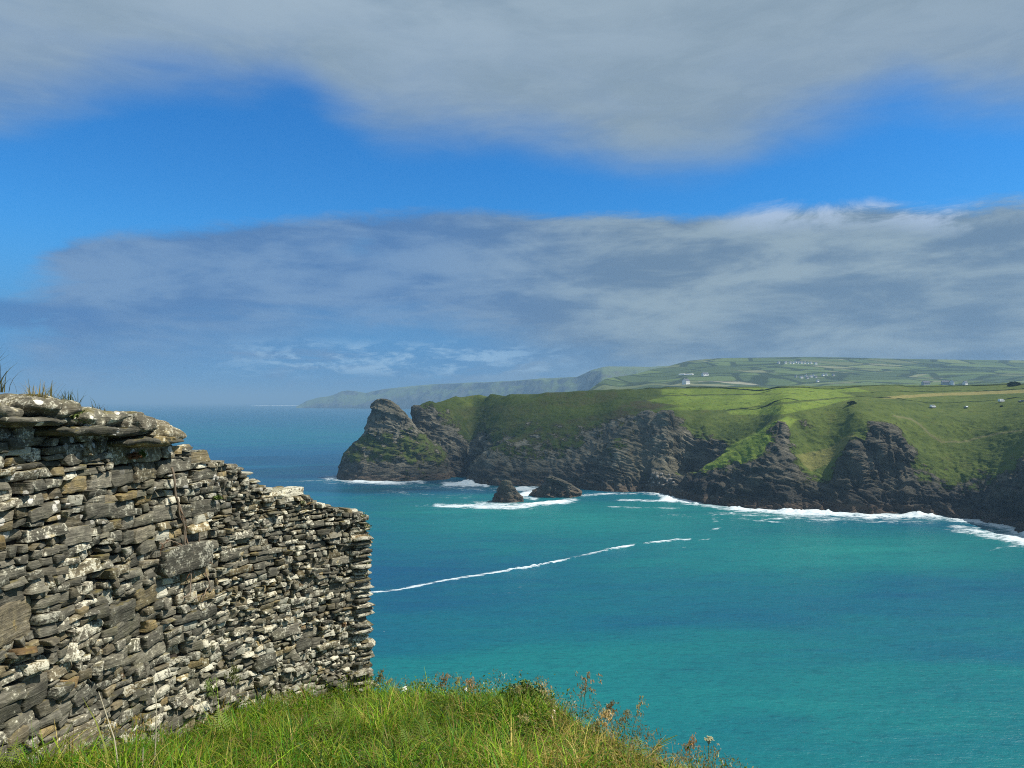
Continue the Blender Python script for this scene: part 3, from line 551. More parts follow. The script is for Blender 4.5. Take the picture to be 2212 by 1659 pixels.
F_SKY = [(640, 878), (652, 872), (662, 866), (672, 863), (690, 858), (705, 857), (720, 853), (738, 845), (750, 843), (765, 844), (790, 849), (805, 845), (830, 840), (850, 838), (900, 833), (950, 829), (1000, 827), (1060, 825), (1097, 823), (1150, 819), (1246, 814), (1262, 807), (1276, 800), (1300, 794), (1315, 791.5), (1350, 792), (1400, 793), (1439, 790), (1480, 792), (1520, 795)]
def nzF(X, Y, t, zk):
    q = P3(X * .0022, Y * .0022, X * 0); return ((fbm(q, 5, 301, True) - .3) * 70 * np.clip(zk / 220, .05, 1).reshape(1, -1).repeat(X.shape[0], 0).ravel() if False else (fbm(q, 5, 301, True) - .3) * 60).reshape(X.shape) * np.clip(zk / 260, .1, 1)
hillF, infoF = skyline_mesh('far_coast', F_SKY, [(640, 9300), (900, 8300), (1300, 5500), (1520, 5200)], [(640, 9100), (900, 7900), (1300, 5000), (1520, 4700)], [(640, -3), (1520, -3)], .62, 3, 46, 1200, nzF, mf, 9)
tag(hillF, 'long blue headland of sea cliffs fading into the haze on the horizon', 'coast', kind='structure')
from mathutils.bvhtree import BVHTree
def bvh(o): return BVHTree.FromPolygons([v_.co[:] for v_ in o.data.vertices], [p_.vertices[:] for p_ in o.data.polygons])
bvE = bvh(hillE); bvH = bvh(head)
def cast(bv, u, v):
    a, b_ = ray(u, v); d_ = Vector((float(a), 1, float(b_))).normalized(); r = bv.ray_cast(Vector((0, 0, EYE)), d_); return r[0]
def drop(bv, x, y):
    r = bv.ray_cast(Vector((x, y, 900)), Vector((0, 0, -1))); return r[0].z if r[0] else None

# cottages and farm buildings on the hills, each with walls, roof, chimney and windows
M_WHITE = plain('limewash', (.80, .79, .75), .9, .1, .06); M_SLATE = plain('slate roof', (.10, .105, .12), .7); M_DARK = plain('dark opening', (.02, .022, .026), .3, .5)
M_GREYW = plain('grey render', (.42, .41, .39), .9, .1, .1); M_BARN = plain('barn sheet', (.34, .37, .37), .6, .3)
def cottage(loc, w_, d_, h_, rz, wm, label, group, chim=1):
    root = empty('cottage', loc, rz); tag(root, label, 'cottage', group); x, y = w_ / 2, d_ / 2; rh = d_ * .42
    me = MB(); me.add([(-x, -y, -3), (x, -y, -3), (x, y, -3), (-x, y, -3), (-x, -y, h_), (x, -y, h_), (x, y, h_), (-x, y, h_), (-x, 0, h_ + rh), (x, 0, h_ + rh)],
                      [(0, 1, 5, 4), (1, 2, 6, 9, 5), (2, 3, 7, 6), (3, 0, 4, 8, 7)]); me.build('wall', wm, root)
    r = MB(); e_ = .4
    for s_ in (-1, 1):
        k = (h_ - e_ * rh / y); r.add([(-x - e_, s_ * (y + e_), k), (x + e_, s_ * (y + e_), k), (x + e_, 0, h_ + rh), (-x - e_, 0, h_ + rh), (-x - e_, s_ * (y + e_), k + .3), (x + e_, s_ * (y + e_), k + .3), (x + e_, 0, h_ + rh + .32), (-x - e_, 0, h_ + rh + .32)], [(4, 5, 6, 7), (0, 1, 5, 4), (3, 0, 4, 7), (1, 2, 6, 5)])
    ro = r.build('roof', M_SLATE, root)
    for k in range(chim): MB().box(((-1) ** k * (x - .6), 0, h_ + rh + .5), (1.0, .8, 1.8)).build('chimney', wm, ro)
    for k in range(3):
        MB().box(((-.3 + .3 * k) * w_, -y - .03, h_ * .62), (w_ * .12, .1, h_ * .32)).build('window', M_DARK, root)
    return root
one = ((1482, 830), 24, 11, 8, .15, 'square white cottage standing alone just above the dark skyline hedge', None)
p_ = cast(bvE, *one[0]); cottage(p_, 20, 15, 10, .7, M_WHITE, one[5], None, 2)
p_ = cast(bvE, 1523, 811.5); cottage(p_, 26, 10, 6, .6, M_WHITE, 'small white farmhouse low on the hill right of the lone square cottage', None, 1)
ham = [(1719, 815), (1731, 817), (1741, 814), (1744, 818), (1752, 815), (1757, 813), (1762, 816), (1778, 812), (1785, 811), (1800, 812), (1766, 825)]
hamA = [(1697, 785), (1707, 785), (1713, 786), (1719, 784), (1725, 785), (1731, 785), (1738, 785.5), (1745, 786), (1752, 785.5), (1762, 787), (1682, 785)]
for k, (u, v) in enumerate(hamA):
    p_ = cast(bvE, u, v)
    if p_: cottage(p_, 9 + 4 * random.random(), 7, 5, random.uniform(.4, 1.0), M_WHITE, 'tiny white house in the row of houses just under the hill crest', 'white houses in a row under the hill crest', 1)
for k, (u, v) in enumerate(ham):
    p_ = cast(bvE, u, v)
    if p_: cottage(p_, 8 + 4 * random.random(), 6, 4.6, random.uniform(.4, 1.1), M_WHITE if k % 3 else M_GREYW, 'small pale house in the scattered hamlet halfway down the hill', 'houses of the hamlet halfway down the hill', 1)
for (u, v, w_, d_, h_, rz, wm, lab) in ((2000, 832.5, 16, 9, 5, .1, M_GREYW, 'long grey farm cottage at the left end of the farm behind the hedge'), (2042, 833, 15, 9, 6, -.2, M_GREYW, 'grey slate roofed farmhouse in the middle of the farm behind the hedge'),
                                       (2056, 833.5, 8, 9, 7, .9, M_WHITE, 'white gabled cottage beside the grey farmhouse behind the hedge'), (2085, 834, 10, 7, 5, .5, M_WHITE, 'white bungalow by itself right of the gabled cottage behind the hedge')):
    p_ = cast(bvE, u, min(v, 831))
    if p_: cottage(p_, w_ * 1.1, d_ * 1.1, h_ * 1.05, rz, wm, lab, None, 1)
for (u0, u1, v, lab) in ((1468, 1480, 810, 'shorter white polytunnel strip on the left hillside field'), (1483, 1497, 810, 'longer white polytunnel strip on the left hillside field')):
    a_, b_ = cast(bvE, u0, v), cast(bvE, u1, v)
    if a_ and b_:
        root = empty('polytunnel', a_, math.atan2(b_.y - a_.y, b_.x - a_.x)); tag(root, lab, 'polytunnel', 'polytunnels on the hillside'); L_ = (b_ - a_).length; k = MB(); n = 9; V = []
        for x in (0, L_): V += [(x, math.cos(math.pi * j / (n - 1)) * 5, math.sin(math.pi * j / (n - 1)) * 5 - 1) for j in range(n)]
        k.add(V, [(j, j + 1, n + j + 1, n + j) for j in range(n - 1)] + [tuple(range(n - 1, -1, -1)), tuple(range(n, 2 * n))]); k.build('cover', M_WHITE, root)
        for x in (-.06, L_ + .06): MB().box((x, 0, 0.6), (.1, 2.4, 3)).build('door', M_GREYW, root)

# ------------------------------------------------------------------ hedges on the plateau
mh, g, b = material('hedge leaves', .95, .1); pos = g.node('ShaderNodeNewGeometry', out=0)
g.put(b.inputs['Base Color'], g.ramp(g.noise(pos, .8, 4, .6), [(.3, (.016, .028, .010)), (.55, (.034, .052, .016)), (.75, (.060, .078, .026))])); M_HEDGE = mh
def hedge(pts, wid, hgt, label, seed):
    P = []
    for (u1, v1), (u2_, v2_) in zip(pts[:-1], pts[1:]):
        p1, p2 = hit(u1, v1, 600), hit(u2_, v2_, 600); n = max(2, int(np.hypot(*(p2 - p1)[:2]) / 3.0)); P += [p1 + (p2 - p1) * k / n for k in range(n)]
    P.append(p2); P = np.array(P); P[:, 0] += vnoise(P * .03, seed) * 2; P[:, 1] += vnoise(P * .03, seed + 1) * 2; nseg = 9; n = len(P)
    for k in range(n):
        zz_ = drop(bvH, P[k, 0], P[k, 1]); P[k, 2] = zz_ if zz_ is not None else P[k, 2]
    t = np.gradient(P[:, :2], axis=0); t /= np.linalg.norm(t, axis=1)[:, None] + 1e-9; nn = np.stack([-t[:, 1], t[:, 0]], 1); th = np.linspace(0, math.pi, nseg); V = []
    hv = .46 * hgt * (.75 + .7 * np.abs(fbm(P * .07, 3, seed + 5)) + .5 * np.clip(fbm(P * .02, 2, seed + 8), 0, 1))
    for k in range(n):
        for j in range(nseg): V.append((P[k, 0] + nn[k, 0] * math.cos(th[j]) * wid / 2, P[k, 1] + nn[k, 1] * math.cos(th[j]) * wid * .36, P[k, 2] - .6 + (math.sin(th[j]) ** .6) * hv[k] + .0))
    V = np.array(V); V += (np.stack([fbm(V * .5, 3, seed + s_) for s_ in (11, 12, 13)], 1)) * .6
    o = mesh_np('hedge', V, grid_quads(n, nseg), M_HEDGE, smooth=False); return tag(o, label, 'hedge', 'field hedges on the headland')
hedge([(1395, 839.5), (1480, 838.5), (1560, 838.5), (1700, 836.5), (1850, 836), (2000, 835), (2100, 833), (2212, 829.5), (2330, 827)], 5, 3.0, 'long dark hedge along the skyline of the headland plateau', 1)
hedge([(1417, 852), (1520, 852), (1640, 850), (1750, 846), (1830, 844)], 3, 1.3, 'low hedge along the near edge of the second field below the skyline', 2)
hedge([(1570, 887), (1610, 882), (1659, 876), (1730, 867), (1810, 858.5), (1838, 857)], 3, 1.8, 'bushy hedge climbing diagonally above the bright green ridge', 3)
hedge([(1845, 857), (1900, 859.5), (1937, 861), (1975, 866), (2001, 870), (2040, 870.5), (2083, 868.5), (2140, 865), (2212, 861.5), (2320, 858)], 3.5, 2.0, 'dark hedge bending behind the parked vans', 4)
hedge([(1883, 849), (1990, 846.5), (2083, 844.5), (2212, 839), (2320, 836)], 3.5, 2.0, 'straight hedge along the far side of the pale straw field', 5)
hedge([(1420, 884), (1480, 878), (1520, 885), (1560, 888)], 2.2, 1.0, 'broken low hedge bank behind the grey rock buttress', 6)
# bushes
def leafball(name, loc, r, n, m, seed, leaf=.3, squash=.8, mat_parent=None):
    rg = np.random.default_rng(seed); d_ = rg.normal(size=(n, 3)); d_ /= np.linalg.norm(d_, axis=1)[:, None]; rr = r * rg.random(n) ** .4
    rr *= 1 + .35 * vnoise(d_ * 2.2 + seed, seed); c_ = d_ * rr[:, None]; c_[:, 2] = np.abs(c_[:, 2]) * squash
    t1 = rg.normal(size=(n, 3)); t1 /= np.linalg.norm(t1, axis=1)[:, None]; t2 = np.cross(t1, rg.normal(size=(n, 3))); t2 /= np.linalg.norm(t2, axis=1)[:, None]
    s_ = leaf * (.6 + .8 * rg.random(n))[:, None]; V = np.stack([c_ - t1 * s_, c_ + t2 * s_ * .5, c_ + t1 * s_, c_ - t2 * s_ * .5], 1).reshape(-1, 3) + np.array(loc)
    return mesh_np(name, V, np.arange(4 * n).reshape(-1, 4), m, mat_parent)
for k, (u, v, r, lab) in enumerate(((1841, 873, 3.4, 'round dark green bush alone on the brow above the ridge'), (2190, 834, 5.5, 'big dark bush rising from the skyline hedge at the frame edge'), (2164, 879, 1.2, 'small dark gorse bush on the slope below the white van'))):
    p_ = hit(u, v, 500); root = empty('bush', p_); tag(root, lab, 'bush')
    leafball('foliage', (0, 0, .3), r, 1500, M_HEDGE, 50 + k, r * .13, .6, root); MB().tube([(0, 0, -1), (.1, 0, r * .25), (.25, .1, r * .5)], [r * .06, r * .05, r * .03]).build('trunk', plain('bark', (.09, .07, .05)), root)

# ------------------------------------------------------------------ vehicles parked on the cliff top
M_RUB = plain('tyre', (.025, .025, .027), .8); M_VANW = plain('white paint', (.78, .80, .80), .3, .5, .03); M_GLASS = plain('vehicle glass', (.02, .03, .035), .08, .6); M_GREYP = plain('grey paint', (.22, .24, .26), .3, .5, .03); M_RED = plain('lamp red', (.4, .02, .02), .3, .5); M_LAMP = plain('lamp clear', (.7, .7, .65), .2, .5); M_BLACKP = plain('black paint', (.03, .03, .034), .25, .5)
def wheel(x, y, r, root):
    w_ = MB().tube([(x, y - .11, r), (x, y + .11, r)], r, 14).build('wheel', M_RUB, root); MB().tube([(x, y - .13, r), (x, y + .13, r)], r * .55, 10).build('rim', M_GREYP, w_)
def vehicle(loc, rz, prof, wid, belt, paint, label, wheels, wins, group='vehicles parked on the cliff top', name='van', cat='van'):
    """prof: outline of the side (x, z); wins: (x0, x1, z0, z1) windows on both sides"""
    root = empty(name, loc, rz); tag(root, label, cat, group); n = len(prof); V = []
    for s_ in (-1, 1): V += [(x, s_ * wid / 2 * (1 - .12 * max(0, (z - belt)) / 1.0), z) for x, z in prof]
    k = MB(); k.add(V, [tuple(range(n)), tuple(range(2 * n - 1, n - 1, -1))] + [(i, n + i, n + (i + 1) % n, (i + 1) % n) for i in range(n)]); o = k.build('body', paint, root)
    bv_ = o.modifiers.new('bevel', 'BEVEL'); bv_.width = .06; bv_.segments = 2
    for (x0, x1, z0, z1) in wins:
        for s_ in (-1, 1):
            w0 = wid / 2 * (1 - .12 * max(0, z0 - belt)) + .012; w1 = wid / 2 * (1 - .12 * max(0, z1 - belt)) + .012
            MB().add([(x0, s_ * w0, z0), (x1, s_ * w0, z0), (x1 - .05, s_ * w1, z1), (x0 + .05, s_ * w1, z1), (x0, s_ * (w0 - .04), z0), (x1, s_ * (w0 - .04), z0), (x1 - .05, s_ * (w1 - .04), z1), (x0 + .05, s_ * (w1 - .04), z1)], [(0, 1, 2, 3), (0, 4, 5, 1), (1, 5, 6, 2), (2, 6, 7, 3), (3, 7, 4, 0)]).build('window', M_GLASS, root)
    xs = [x for x, z in prof]
    for x in wheels:
        for s_ in (-1, 1): wheel(x, s_ * (wid / 2 - .08), .36, root)
    for s_ in (-1, 1):
        MB().box((max(xs) - .02, s_ * wid * .36, .85), (.12, .28, .18)).build('headlight', M_LAMP, root); MB().box((min(xs) + .02, s_ * wid * .42, 1.0), (.1, .14, .34)).build('tail_light', M_RED, root)
    MB().box((max(xs), 0, .45), (.16, wid * .94, .22)).build('bumper', M_BLACKP, root)
    return root
VAN = [(-2.5, .42), (2.55, .42), (2.6, .95), (2.35, 1.2), (1.55, 2.15), (1.2, 2.42), (-2.35, 2.45), (-2.55, 2.2), (-2.6, .9)]
CAR = [(-2.0, .36), (2.05, .36), (2.1, .75), (1.9, .92), (.95, 1.02), (.35, 1.5), (-1.35, 1.52), (-2.0, 1.05), (-2.1, .8)]
def ground(u, v): p_ = cast(bvH, u, v); return p_ if p_ else Vector(hit(u, v, 500))
p_ = ground(2015, 881); vehicle(p_, rad(24), VAN, 2.05, 1.2, M_VANW, 'white camper van with dark side windows parked at the left of the cliff top', (-1.6, 1.65), [(-2.2, -1.0, 1.35, 2.05), (-.85, .35, 1.35, 2.05), (.5, 1.5, 1.35, 2.0)])
p_ = ground(2163, 868.5); vehicle(p_, rad(18), VAN, 2.1, 1.2, M_VANW, 'white van with a sloping nose parked below the bend of the hedge', (-1.6, 1.65), [(-1.9, -.9, 1.4, 2.0), (-.7, .3, 1.4, 2.0), (.5, 1.5, 1.35, 2.0)])
p_ = ground(2087, 881); vehicle(p_, rad(80), CAR, 1.8, .95, M_VANW, 'small white car seen end on between the two vans', (-1.3, 1.3), [(-1.2, -.3, 1.0, 1.42), (-.2, .6, 1.0, 1.36)], name='car', cat='car')
p_ = ground(2206, 868.5); vehicle(p_, rad(170), CAR, 1.8, .95, M_GREYP, 'silver grey car half out of the frame by the hedge', (-1.3, 1.3), [(-1.2, -.3, 1.0, 1.42), (-.2, .6, 1.0, 1.36)], name='car', cat='car')
# boulders fallen at the foot of the cliff
M_BOULD, g, b = material('boulder', .9, .2); pos = g.node('ShaderNodeTexCoord', out=3); n_ = g.noise(pos, 1.2, 6, .65); g.put(b.inputs['Base Color'], g.ramp(n_, [(.3, (.10, .09, .08)), (.5, (.24, .22, .19)), (.7, (.36, .33, .29))])); g.put(b.inputs['Normal'], g.bump(n_, .8, .3))
def rock(name, loc, size, seed, m, rz=0, sub=3):
    import bmesh
    bm = bmesh.new(); bmesh.ops.create_icosphere(bm, subdivisions=sub, radius=1); V = np.array([v_.co[:] for v_ in bm.verts])
    nv = V * (1 + .38 * fbm(V * .9 + seed * 3.1, 3, seed)[:, None]); nv = np.sign(nv) * np.abs(nv) ** .82 * np.array(size)
    for v_, c_ in zip(bm.verts, nv): v_.co = c_
    me = bpy.data.meshes.new(name); bm.to_mesh(me); bm.free(); o = link(name, me, m); o.location = loc; o.rotation_euler = (0, 0, rz); return o
BL = [(1408, 1032, 2.2), (1420, 1030, 3.0), (1428, 1024, 2.6), (1436, 1034, 2.0), (1412, 1042, 2.4), (1424, 1044, 2.0), (1441, 1040, 2.6), (1449, 1036, 3.2), (1402, 1040, 1.7), (1432, 1048, 1.8), (1418, 1022, 1.6), (1445, 1026, 2.2), (1455, 1042, 2.0), (1398, 1048, 1.6)]
for k, (u, v, r) in enumerate(BL):
    p_ = cast(bvH, u, v)
    r *= .62
    if p_: tag(rock('boulder', p_, (r, r * .8, r * .7), 400 + k, M_BOULD, k * 1.3), 'pale fallen boulder in the heap at the foot of the grey buttress', 'boulder', 'pale boulders heaped below the grey buttress')

# ------------------------------------------------------------------ haze over sea and land
def haze():
    m = bpy.data.materials.new('haze air'); m.use_nodes = True; n = m.node_tree.nodes; n.remove(n['Principled BSDF'])
    v = n.new('ShaderNodeVolumePrincipled'); v.inputs['Color'].default_value = (.35, .59, .84, 1); v.inputs['Density'].default_value = HAZE; v.inputs['Anisotropy'].default_value = 0.0
    m.node_tree.links.new(v.outputs[0], n['Material Output'].inputs['Volume'])
    b_ = MB().box((0, 26000, 175), (110000, 82000, 354)).build('haze', m); tag(b_, 'thin blue sea haze over the bay and the far coast', 'haze', kind='stuff')
HAZE = 0.000125
haze()
# a cloud drifting over the bay, above the haze: it shades the outer headland
import bmesh as _bm
mc = bpy.data.materials.new('cloud vapour'); mc.use_nodes = True; g = NT(mc.node_tree); b = mc.node_tree.nodes['Principled BSDF']; b.inputs['Base Color'].default_value = (.8, .82, .85, 1); b.inputs['Roughness'].default_value = 1
tcn = g.node('ShaderNodeNewGeometry', out=0); al = g.m('MULTIPLY', g.ss(.36, .52, g.noise(tcn, .006, 5, .6)), .19); tpn = g.node('ShaderNodeBsdfTransparent'); mx = g.node('ShaderNodeMixShader', {0: al, 1: tpn, 2: b.outputs[0]}); mc.node_tree.links.new(mx, mc.node_tree.nodes['Material Output'].inputs[0])
bm_ = _bm.new()
CH = 950.0; sh_ = (CH - 45) / sun_dir.z
for (x, y, rx, ry) in ((-90, 800, 210, 150), (60, 790, 130, 130), (20, 700, 120, 55), (-200, 950, 200, 160), (150, 930, 110, 70)):
    r_ = _bm.ops.create_icosphere(bm_, subdivisions=4, radius=1)
    for v_ in r_['verts']:
        k_ = 1 + .22 * float(vnoise(np.array([v_.co[:]]) * 2.2 + x, 77)[0]); v_.co = (x + sun_dir.x * sh_ + v_.co.x * rx * k_, y + sun_dir.y * sh_ + v_.co.y * ry * k_, CH + v_.co.z * 45 * k_)
me_ = bpy.data.meshes.new('cloud'); bm_.to_mesh(me_); bm_.free(); tag(link('cloud', me_, mc, None, True), 'grey cloud drifting high over the outer headland', 'cloud', kind='structure')
# ------------------------------------------------------------------ the ruined drystone wall
def bez(a, b_, c_, n): t = np.linspace(0, 1, n)[:, None]; return (1 - t) ** 2 * a + 2 * t * (1 - t) * b_ + t * t * c_
W0, W1, WC, W2 = map(np.array, ((-2.62, 1.4), (-2.19, 4.66), (-1.93, 5.72), (-1.235, 6.30)))
PL = np.concatenate([np.linspace(W0, W1, 60)[:-1], bez(W1, WC, W2, 60)]); PL = np.concatenate([PL, [W2 + np.array([.12, .10])]])
sl_ = np.concatenate([[0], np.cumsum(np.linalg.norm(np.diff(PL, axis=0), axis=1))]); SMAX = sl_[-2]
def plan(s): return np.stack([np.interp(s, sl_, PL[:, 0]), np.interp(s, sl_, PL[:, 1])], -1)
def nrm(s):
    t = plan(s + .03) - plan(s - .03); t /= np.linalg.norm(t, axis=-1, keepdims=True); return np.stack([t[..., 1], -t[..., 0]], -1)
def s_of_u(u): 
    a = ray(u, 1200)[0]; ss_ = np.linspace(0, SMAX, 600); p_ = plan(ss_); return float(ss_[np.argmin(np.abs(p_[:, 0] / p_[:, 1] - a))])
def z_at(u, v, off=0.0): 
    y = plan(np.array([s_of_u(u)]))[0, 1] + off; return EYE + float(ray(u, v)[1]) * y
TOPS = [(0, 905), (150, 905), (250, 935), (330, 962), (400, 966), (455, 970), (480, 990), (520, 1008), (545, 1030), (575, 1050), (600, 1064), (640, 1062), (672, 1068), (695, 1090), (722, 1098), (745, 1106), (770, 1104), (792, 1112)]
TS = [0.0] + [s_of_u(u) for u, v in TOPS]; TZ = [z_at(0, 905)] + [z_at(u, v) for u, v in TOPS]
BOTS = [(0, 1665), (150, 1650), (350, 1600), (500, 1545), (650, 1515), (795, 1490)]
BS = [0.0] + [s_of_u(u) for u, v in BOTS]; BZ = [78.32] + [z_at(u, v) for u, v in BOTS]
def ztop(s): return np.interp(s, TS, TZ)
def zbot(s): return np.interp(s, BS, BZ)
def wall_pt(s, z, d):
    p_ = plan(s); n_ = nrm(s); lean = (z - 78.5) * -.05; return np.stack([p_[..., 0] + n_[..., 0] * (d + lean), p_[..., 1] + n_[..., 1] * (d + lean), z], -1)

mw, g, b = material('wall stone', .88, .25)
oc = g.node('ShaderNodeNewGeometry', out=0); tint = g.attr('tint', 'Color'); sc_ = g.node('ShaderNodeSeparateColor', {0: tint}, out=None); hue, pale_, sd = sc_.outputs
off = g.node('ShaderNodeVectorMath', {0: oc, 1: g.node('ShaderNodeCombineXYZ', {0: g.m('MULTIPLY', sd, 31.0), 1: g.m('MULTIPLY', sd, 17.0), 2: g.m('MULTIPLY', sd, 5.0)})}, operation='ADD')
n_c = g.noise(off, 6, 5, .65); n_m = g.noise(off, 22, 6, .68); n_f = g.noise(off, 75, 5, .7); grain = g.noise(g.map(off, (9, 9, 85)), 1.0, 5, .65, .4)
base = g.ramp(hue, [(0, (.095, .093, .072)), (.25, (.145, .140, .108)), (.5, (.19, .182, .145)), (.68, (.165, .145, .098)), (.82, (.205, .170, .095)), (.93, (.28, .21, .09)), (1, (.16, .085, .035))])
stn = g.mix(g.ss(.35, .68, n_m), g.mix(.62, base, (.035, .033, .030)), base)
stn = g.mix(g.m('MULTIPLY', g.ss(.50, .64, grain), .30), stn, g.mix(.55, stn, (.50, .47, .40)))
stn = g.mix(g.m('MULTIPLY', g.ss(.47, .33, grain), .35), stn, (.035, .033, .03))
olive = g.m('MULTIPLY', g.ss(.50, .66, g.noise(oc, 3.2, 5, .65)), .26); stn = g.mix(olive, stn, (.085, .088, .040))
lich = g.ss(.522, .585, g.m('ADD', g.m('MULTIPLY', n_m, .50), g.m('ADD', g.m('MULTIPLY', n_f, .38), g.m('ADD', g.m('MULTIPLY', n_c, .12), g.m('MULTIPLY', g.m('SUBTRACT', pale_, .35), .17)))))
stn = g.mix(g.m('MULTIPLY', lich, .82), stn, g.mix(n_f, (.34, .335, .27), (.66, .645, .55)))
vz_ = g.node('ShaderNodeTexVoronoi', {'Vector': oc, 'Scale': 15.0, 'Randomness': 1.0}, out=None); rnd = g.node('ShaderNodeSeparateColor', {0: vz_.outputs['Color']}, out=0)
spot = g.m('MULTIPLY', g.ss(.34, .29, g.m('ADD', vz_.outputs['Distance'], g.m('MULTIPLY', g.m('SUBTRACT', n_f, .5), .22))), g.m('MULTIPLY', g.m('GREATER_THAN', rnd, .70), g.m('MULTIPLY', g.ss(79.15, 79.6, g.node('ShaderNodeSeparateXYZ', {0: oc}, out=2)), g.ss(.42, .52, g.noise(oc, 2.1, 3)))))
stn = g.mix(g.m('MULTIPLY', spot, .9), stn, (.72, .70, .66))
stn = g.mix(g.m('MULTIPLY', g.ss(.66, .72, g.noise(off, 11, 4, .6)), .5), stn, (.26, .19, .06))
nzw = g.node('ShaderNodeSeparateXYZ', {0: g.node('ShaderNodeNewGeometry', out=3)}, out=None).outputs[2]
stn = g.mix(1.0, stn, g.node('ShaderNodeCombineXYZ', {0: g.lin(0, 1, sd, .74, 1.66), 1: g.lin(0, 1, sd, .73, 1.58), 2: g.lin(0, 1, sd, .67, 1.42)}), 'MULTIPLY'); moss = g.m('MULTIPLY', g.ss(.7, .9, nzw), g.m('MULTIPLY', g.ss(.50, .60, g.noise(oc, 9, 5, .65)), .7)); stn = g.mix(moss, stn, g.mix(n_m, (.085, .080, .022), (.21, .165, .055)))
g.put(b.inputs['Base Color'], stn)
g.put(b.inputs['Normal'], g.bump(g.m('ADD', g.m('MULTIPLY', grain, .9), g.m('ADD', g.m('MULTIPLY', n_m, .7), g.m('MULTIPLY', n_f, .3))), .9, .012))
M_WALL = mw
M_CORE = plain('wall soil core', (.045, .038, .030), .95, .05, .5, 20)

rg = np.random.default_rng(5); SV, SF, ST_ = [], [], []; nv = 0
def add_stone(q, depth, d0, tone, pale, sd_, smooth_amp=1.0):
    """q: four corners (s, z) bottom-left, bottom-right, top-right, top-left on the wall face; the stone runs back into the wall"""
    global nv
    w_ = np.linalg.norm(q[1] - q[0]); h_ = np.linalg.norm(q[3] - q[0]); nu = int(np.clip(w_ / .022 + 1, 5, 16)); nw = int(np.clip(h_ / .014 + 1, 4, 9)); eu, ev = min(.2, .006 / w_), min(.2, .004 / h_)
    U, Vv = np.meshgrid(np.concatenate([[0], np.linspace(eu, 1 - eu, nu - 2), [1]]), np.concatenate([[0], np.linspace(ev, 1 - ev, nw - 2), [1]])); U_, V_ = U.ravel(), Vv.ravel()
    p_ = ((1 - U_) * (1 - V_))[:, None] * q[0] + (U_ * (1 - V_))[:, None] * q[1] + (U_ * V_)[:, None] * q[2] + ((1 - U_) * V_)[:, None] * q[3]
    e_ = np.minimum(np.minimum(U_, 1 - U_) * w_, np.minimum(V_, 1 - V_) * h_)
    seedv = np.array([sd_ * 97.0, sd_ * 41.0, 0]); pp = np.concatenate([p_, np.zeros((len(p_), 1))], 1)
    edge_ = e_ < 1e-6
    jit = np.stack([vnoise(pp * [30, 55, 1] + seedv, 3), vnoise(pp * [34, 60, 1] + seedv, 4)], 1); p_ = p_ + jit * np.array([.010, .0042]) * min(1.3, h_ / .05)
    # knock the corners off
    cr = np.exp(-((np.minimum(U_, 1 - U_) * w_) / .018) ** 2) * np.exp(-((np.minimum(V_, 1 - V_) * h_) / .012) ** 2); cen = q.mean(0); p_ = p_ + (cen - p_) * (cr * rg.uniform(-.04, .08))[:, None]
    lam = p_[:, 1] * 1.0 + p_[:, 0] * sd_ * .2
    d_ = d0 + vnoise(pp * [5, 8, 1] + seedv, 5) * .010 + vnoise(pp * [24, 38, 1] + seedv, 6) * .005 + np.round(vnoise(np.stack([p_[:, 0] * 5, lam * 75, 0 * lam], 1) + seedv, 7) * 2) / 2 * .006 * smooth_amp
    d_ = d_ + (U_ - .5) * rg.normal(0, .019) + (V_ - .5) * rg.normal(-.004, .010)
    d_ = d_ - np.where(edge_, .0022 + .005 * np.abs(vnoise(pp * 40 + seedv, 8)), 0)
    top_s = p_[:, 0]; F_ = wall_pt(top_s, p_[:, 1], d_)
    ring = np.concatenate([np.arange(nu), np.arange(1, nw) * nu + nu - 1, (nw - 1) * nu + np.arange(nu - 2, -1, -1), np.arange(nw - 2, 0, -1) * nu])
    c2 = p_[ring] + (cen - p_[ring]) * .06; B_ = wall_pt(c2[:, 0], c2[:, 1], d0 - depth + 0 * ring)
    mid = wall_pt(p_[ring][:, 0] + rg.normal(0, .002, len(ring)), p_[ring][:, 1] + rg.normal(0, .0015, len(ring)), d_[ring] - .035)
    V3 = np.concatenate([F_, mid, B_]); Q = grid_quads(nw, nu).tolist(); n0 = nu * nw; m_ = len(ring)
    for i in range(m_):
        j = (i + 1) % m_; Q.append([ring[j], ring[i], n0 + i, n0 + j]); Q.append([n0 + j, n0 + i, n0 + m_ + i, n0 + m_ + j])
    SV.append(V3); SF.append(np.array(Q) + nv); ST_.append(np.tile([tone, pale, sd_], (len(V3), 1))); nv += len(V3)
SEAM = s_of_u(350)
def wob(s, z): return float(.034 * vnoise(np.array([[s * 2.1, z * 2.6, 0]]), 60)[0] + .012 * vnoise(np.array([[s * 6.5, z * 8, 0]]), 61)[0])
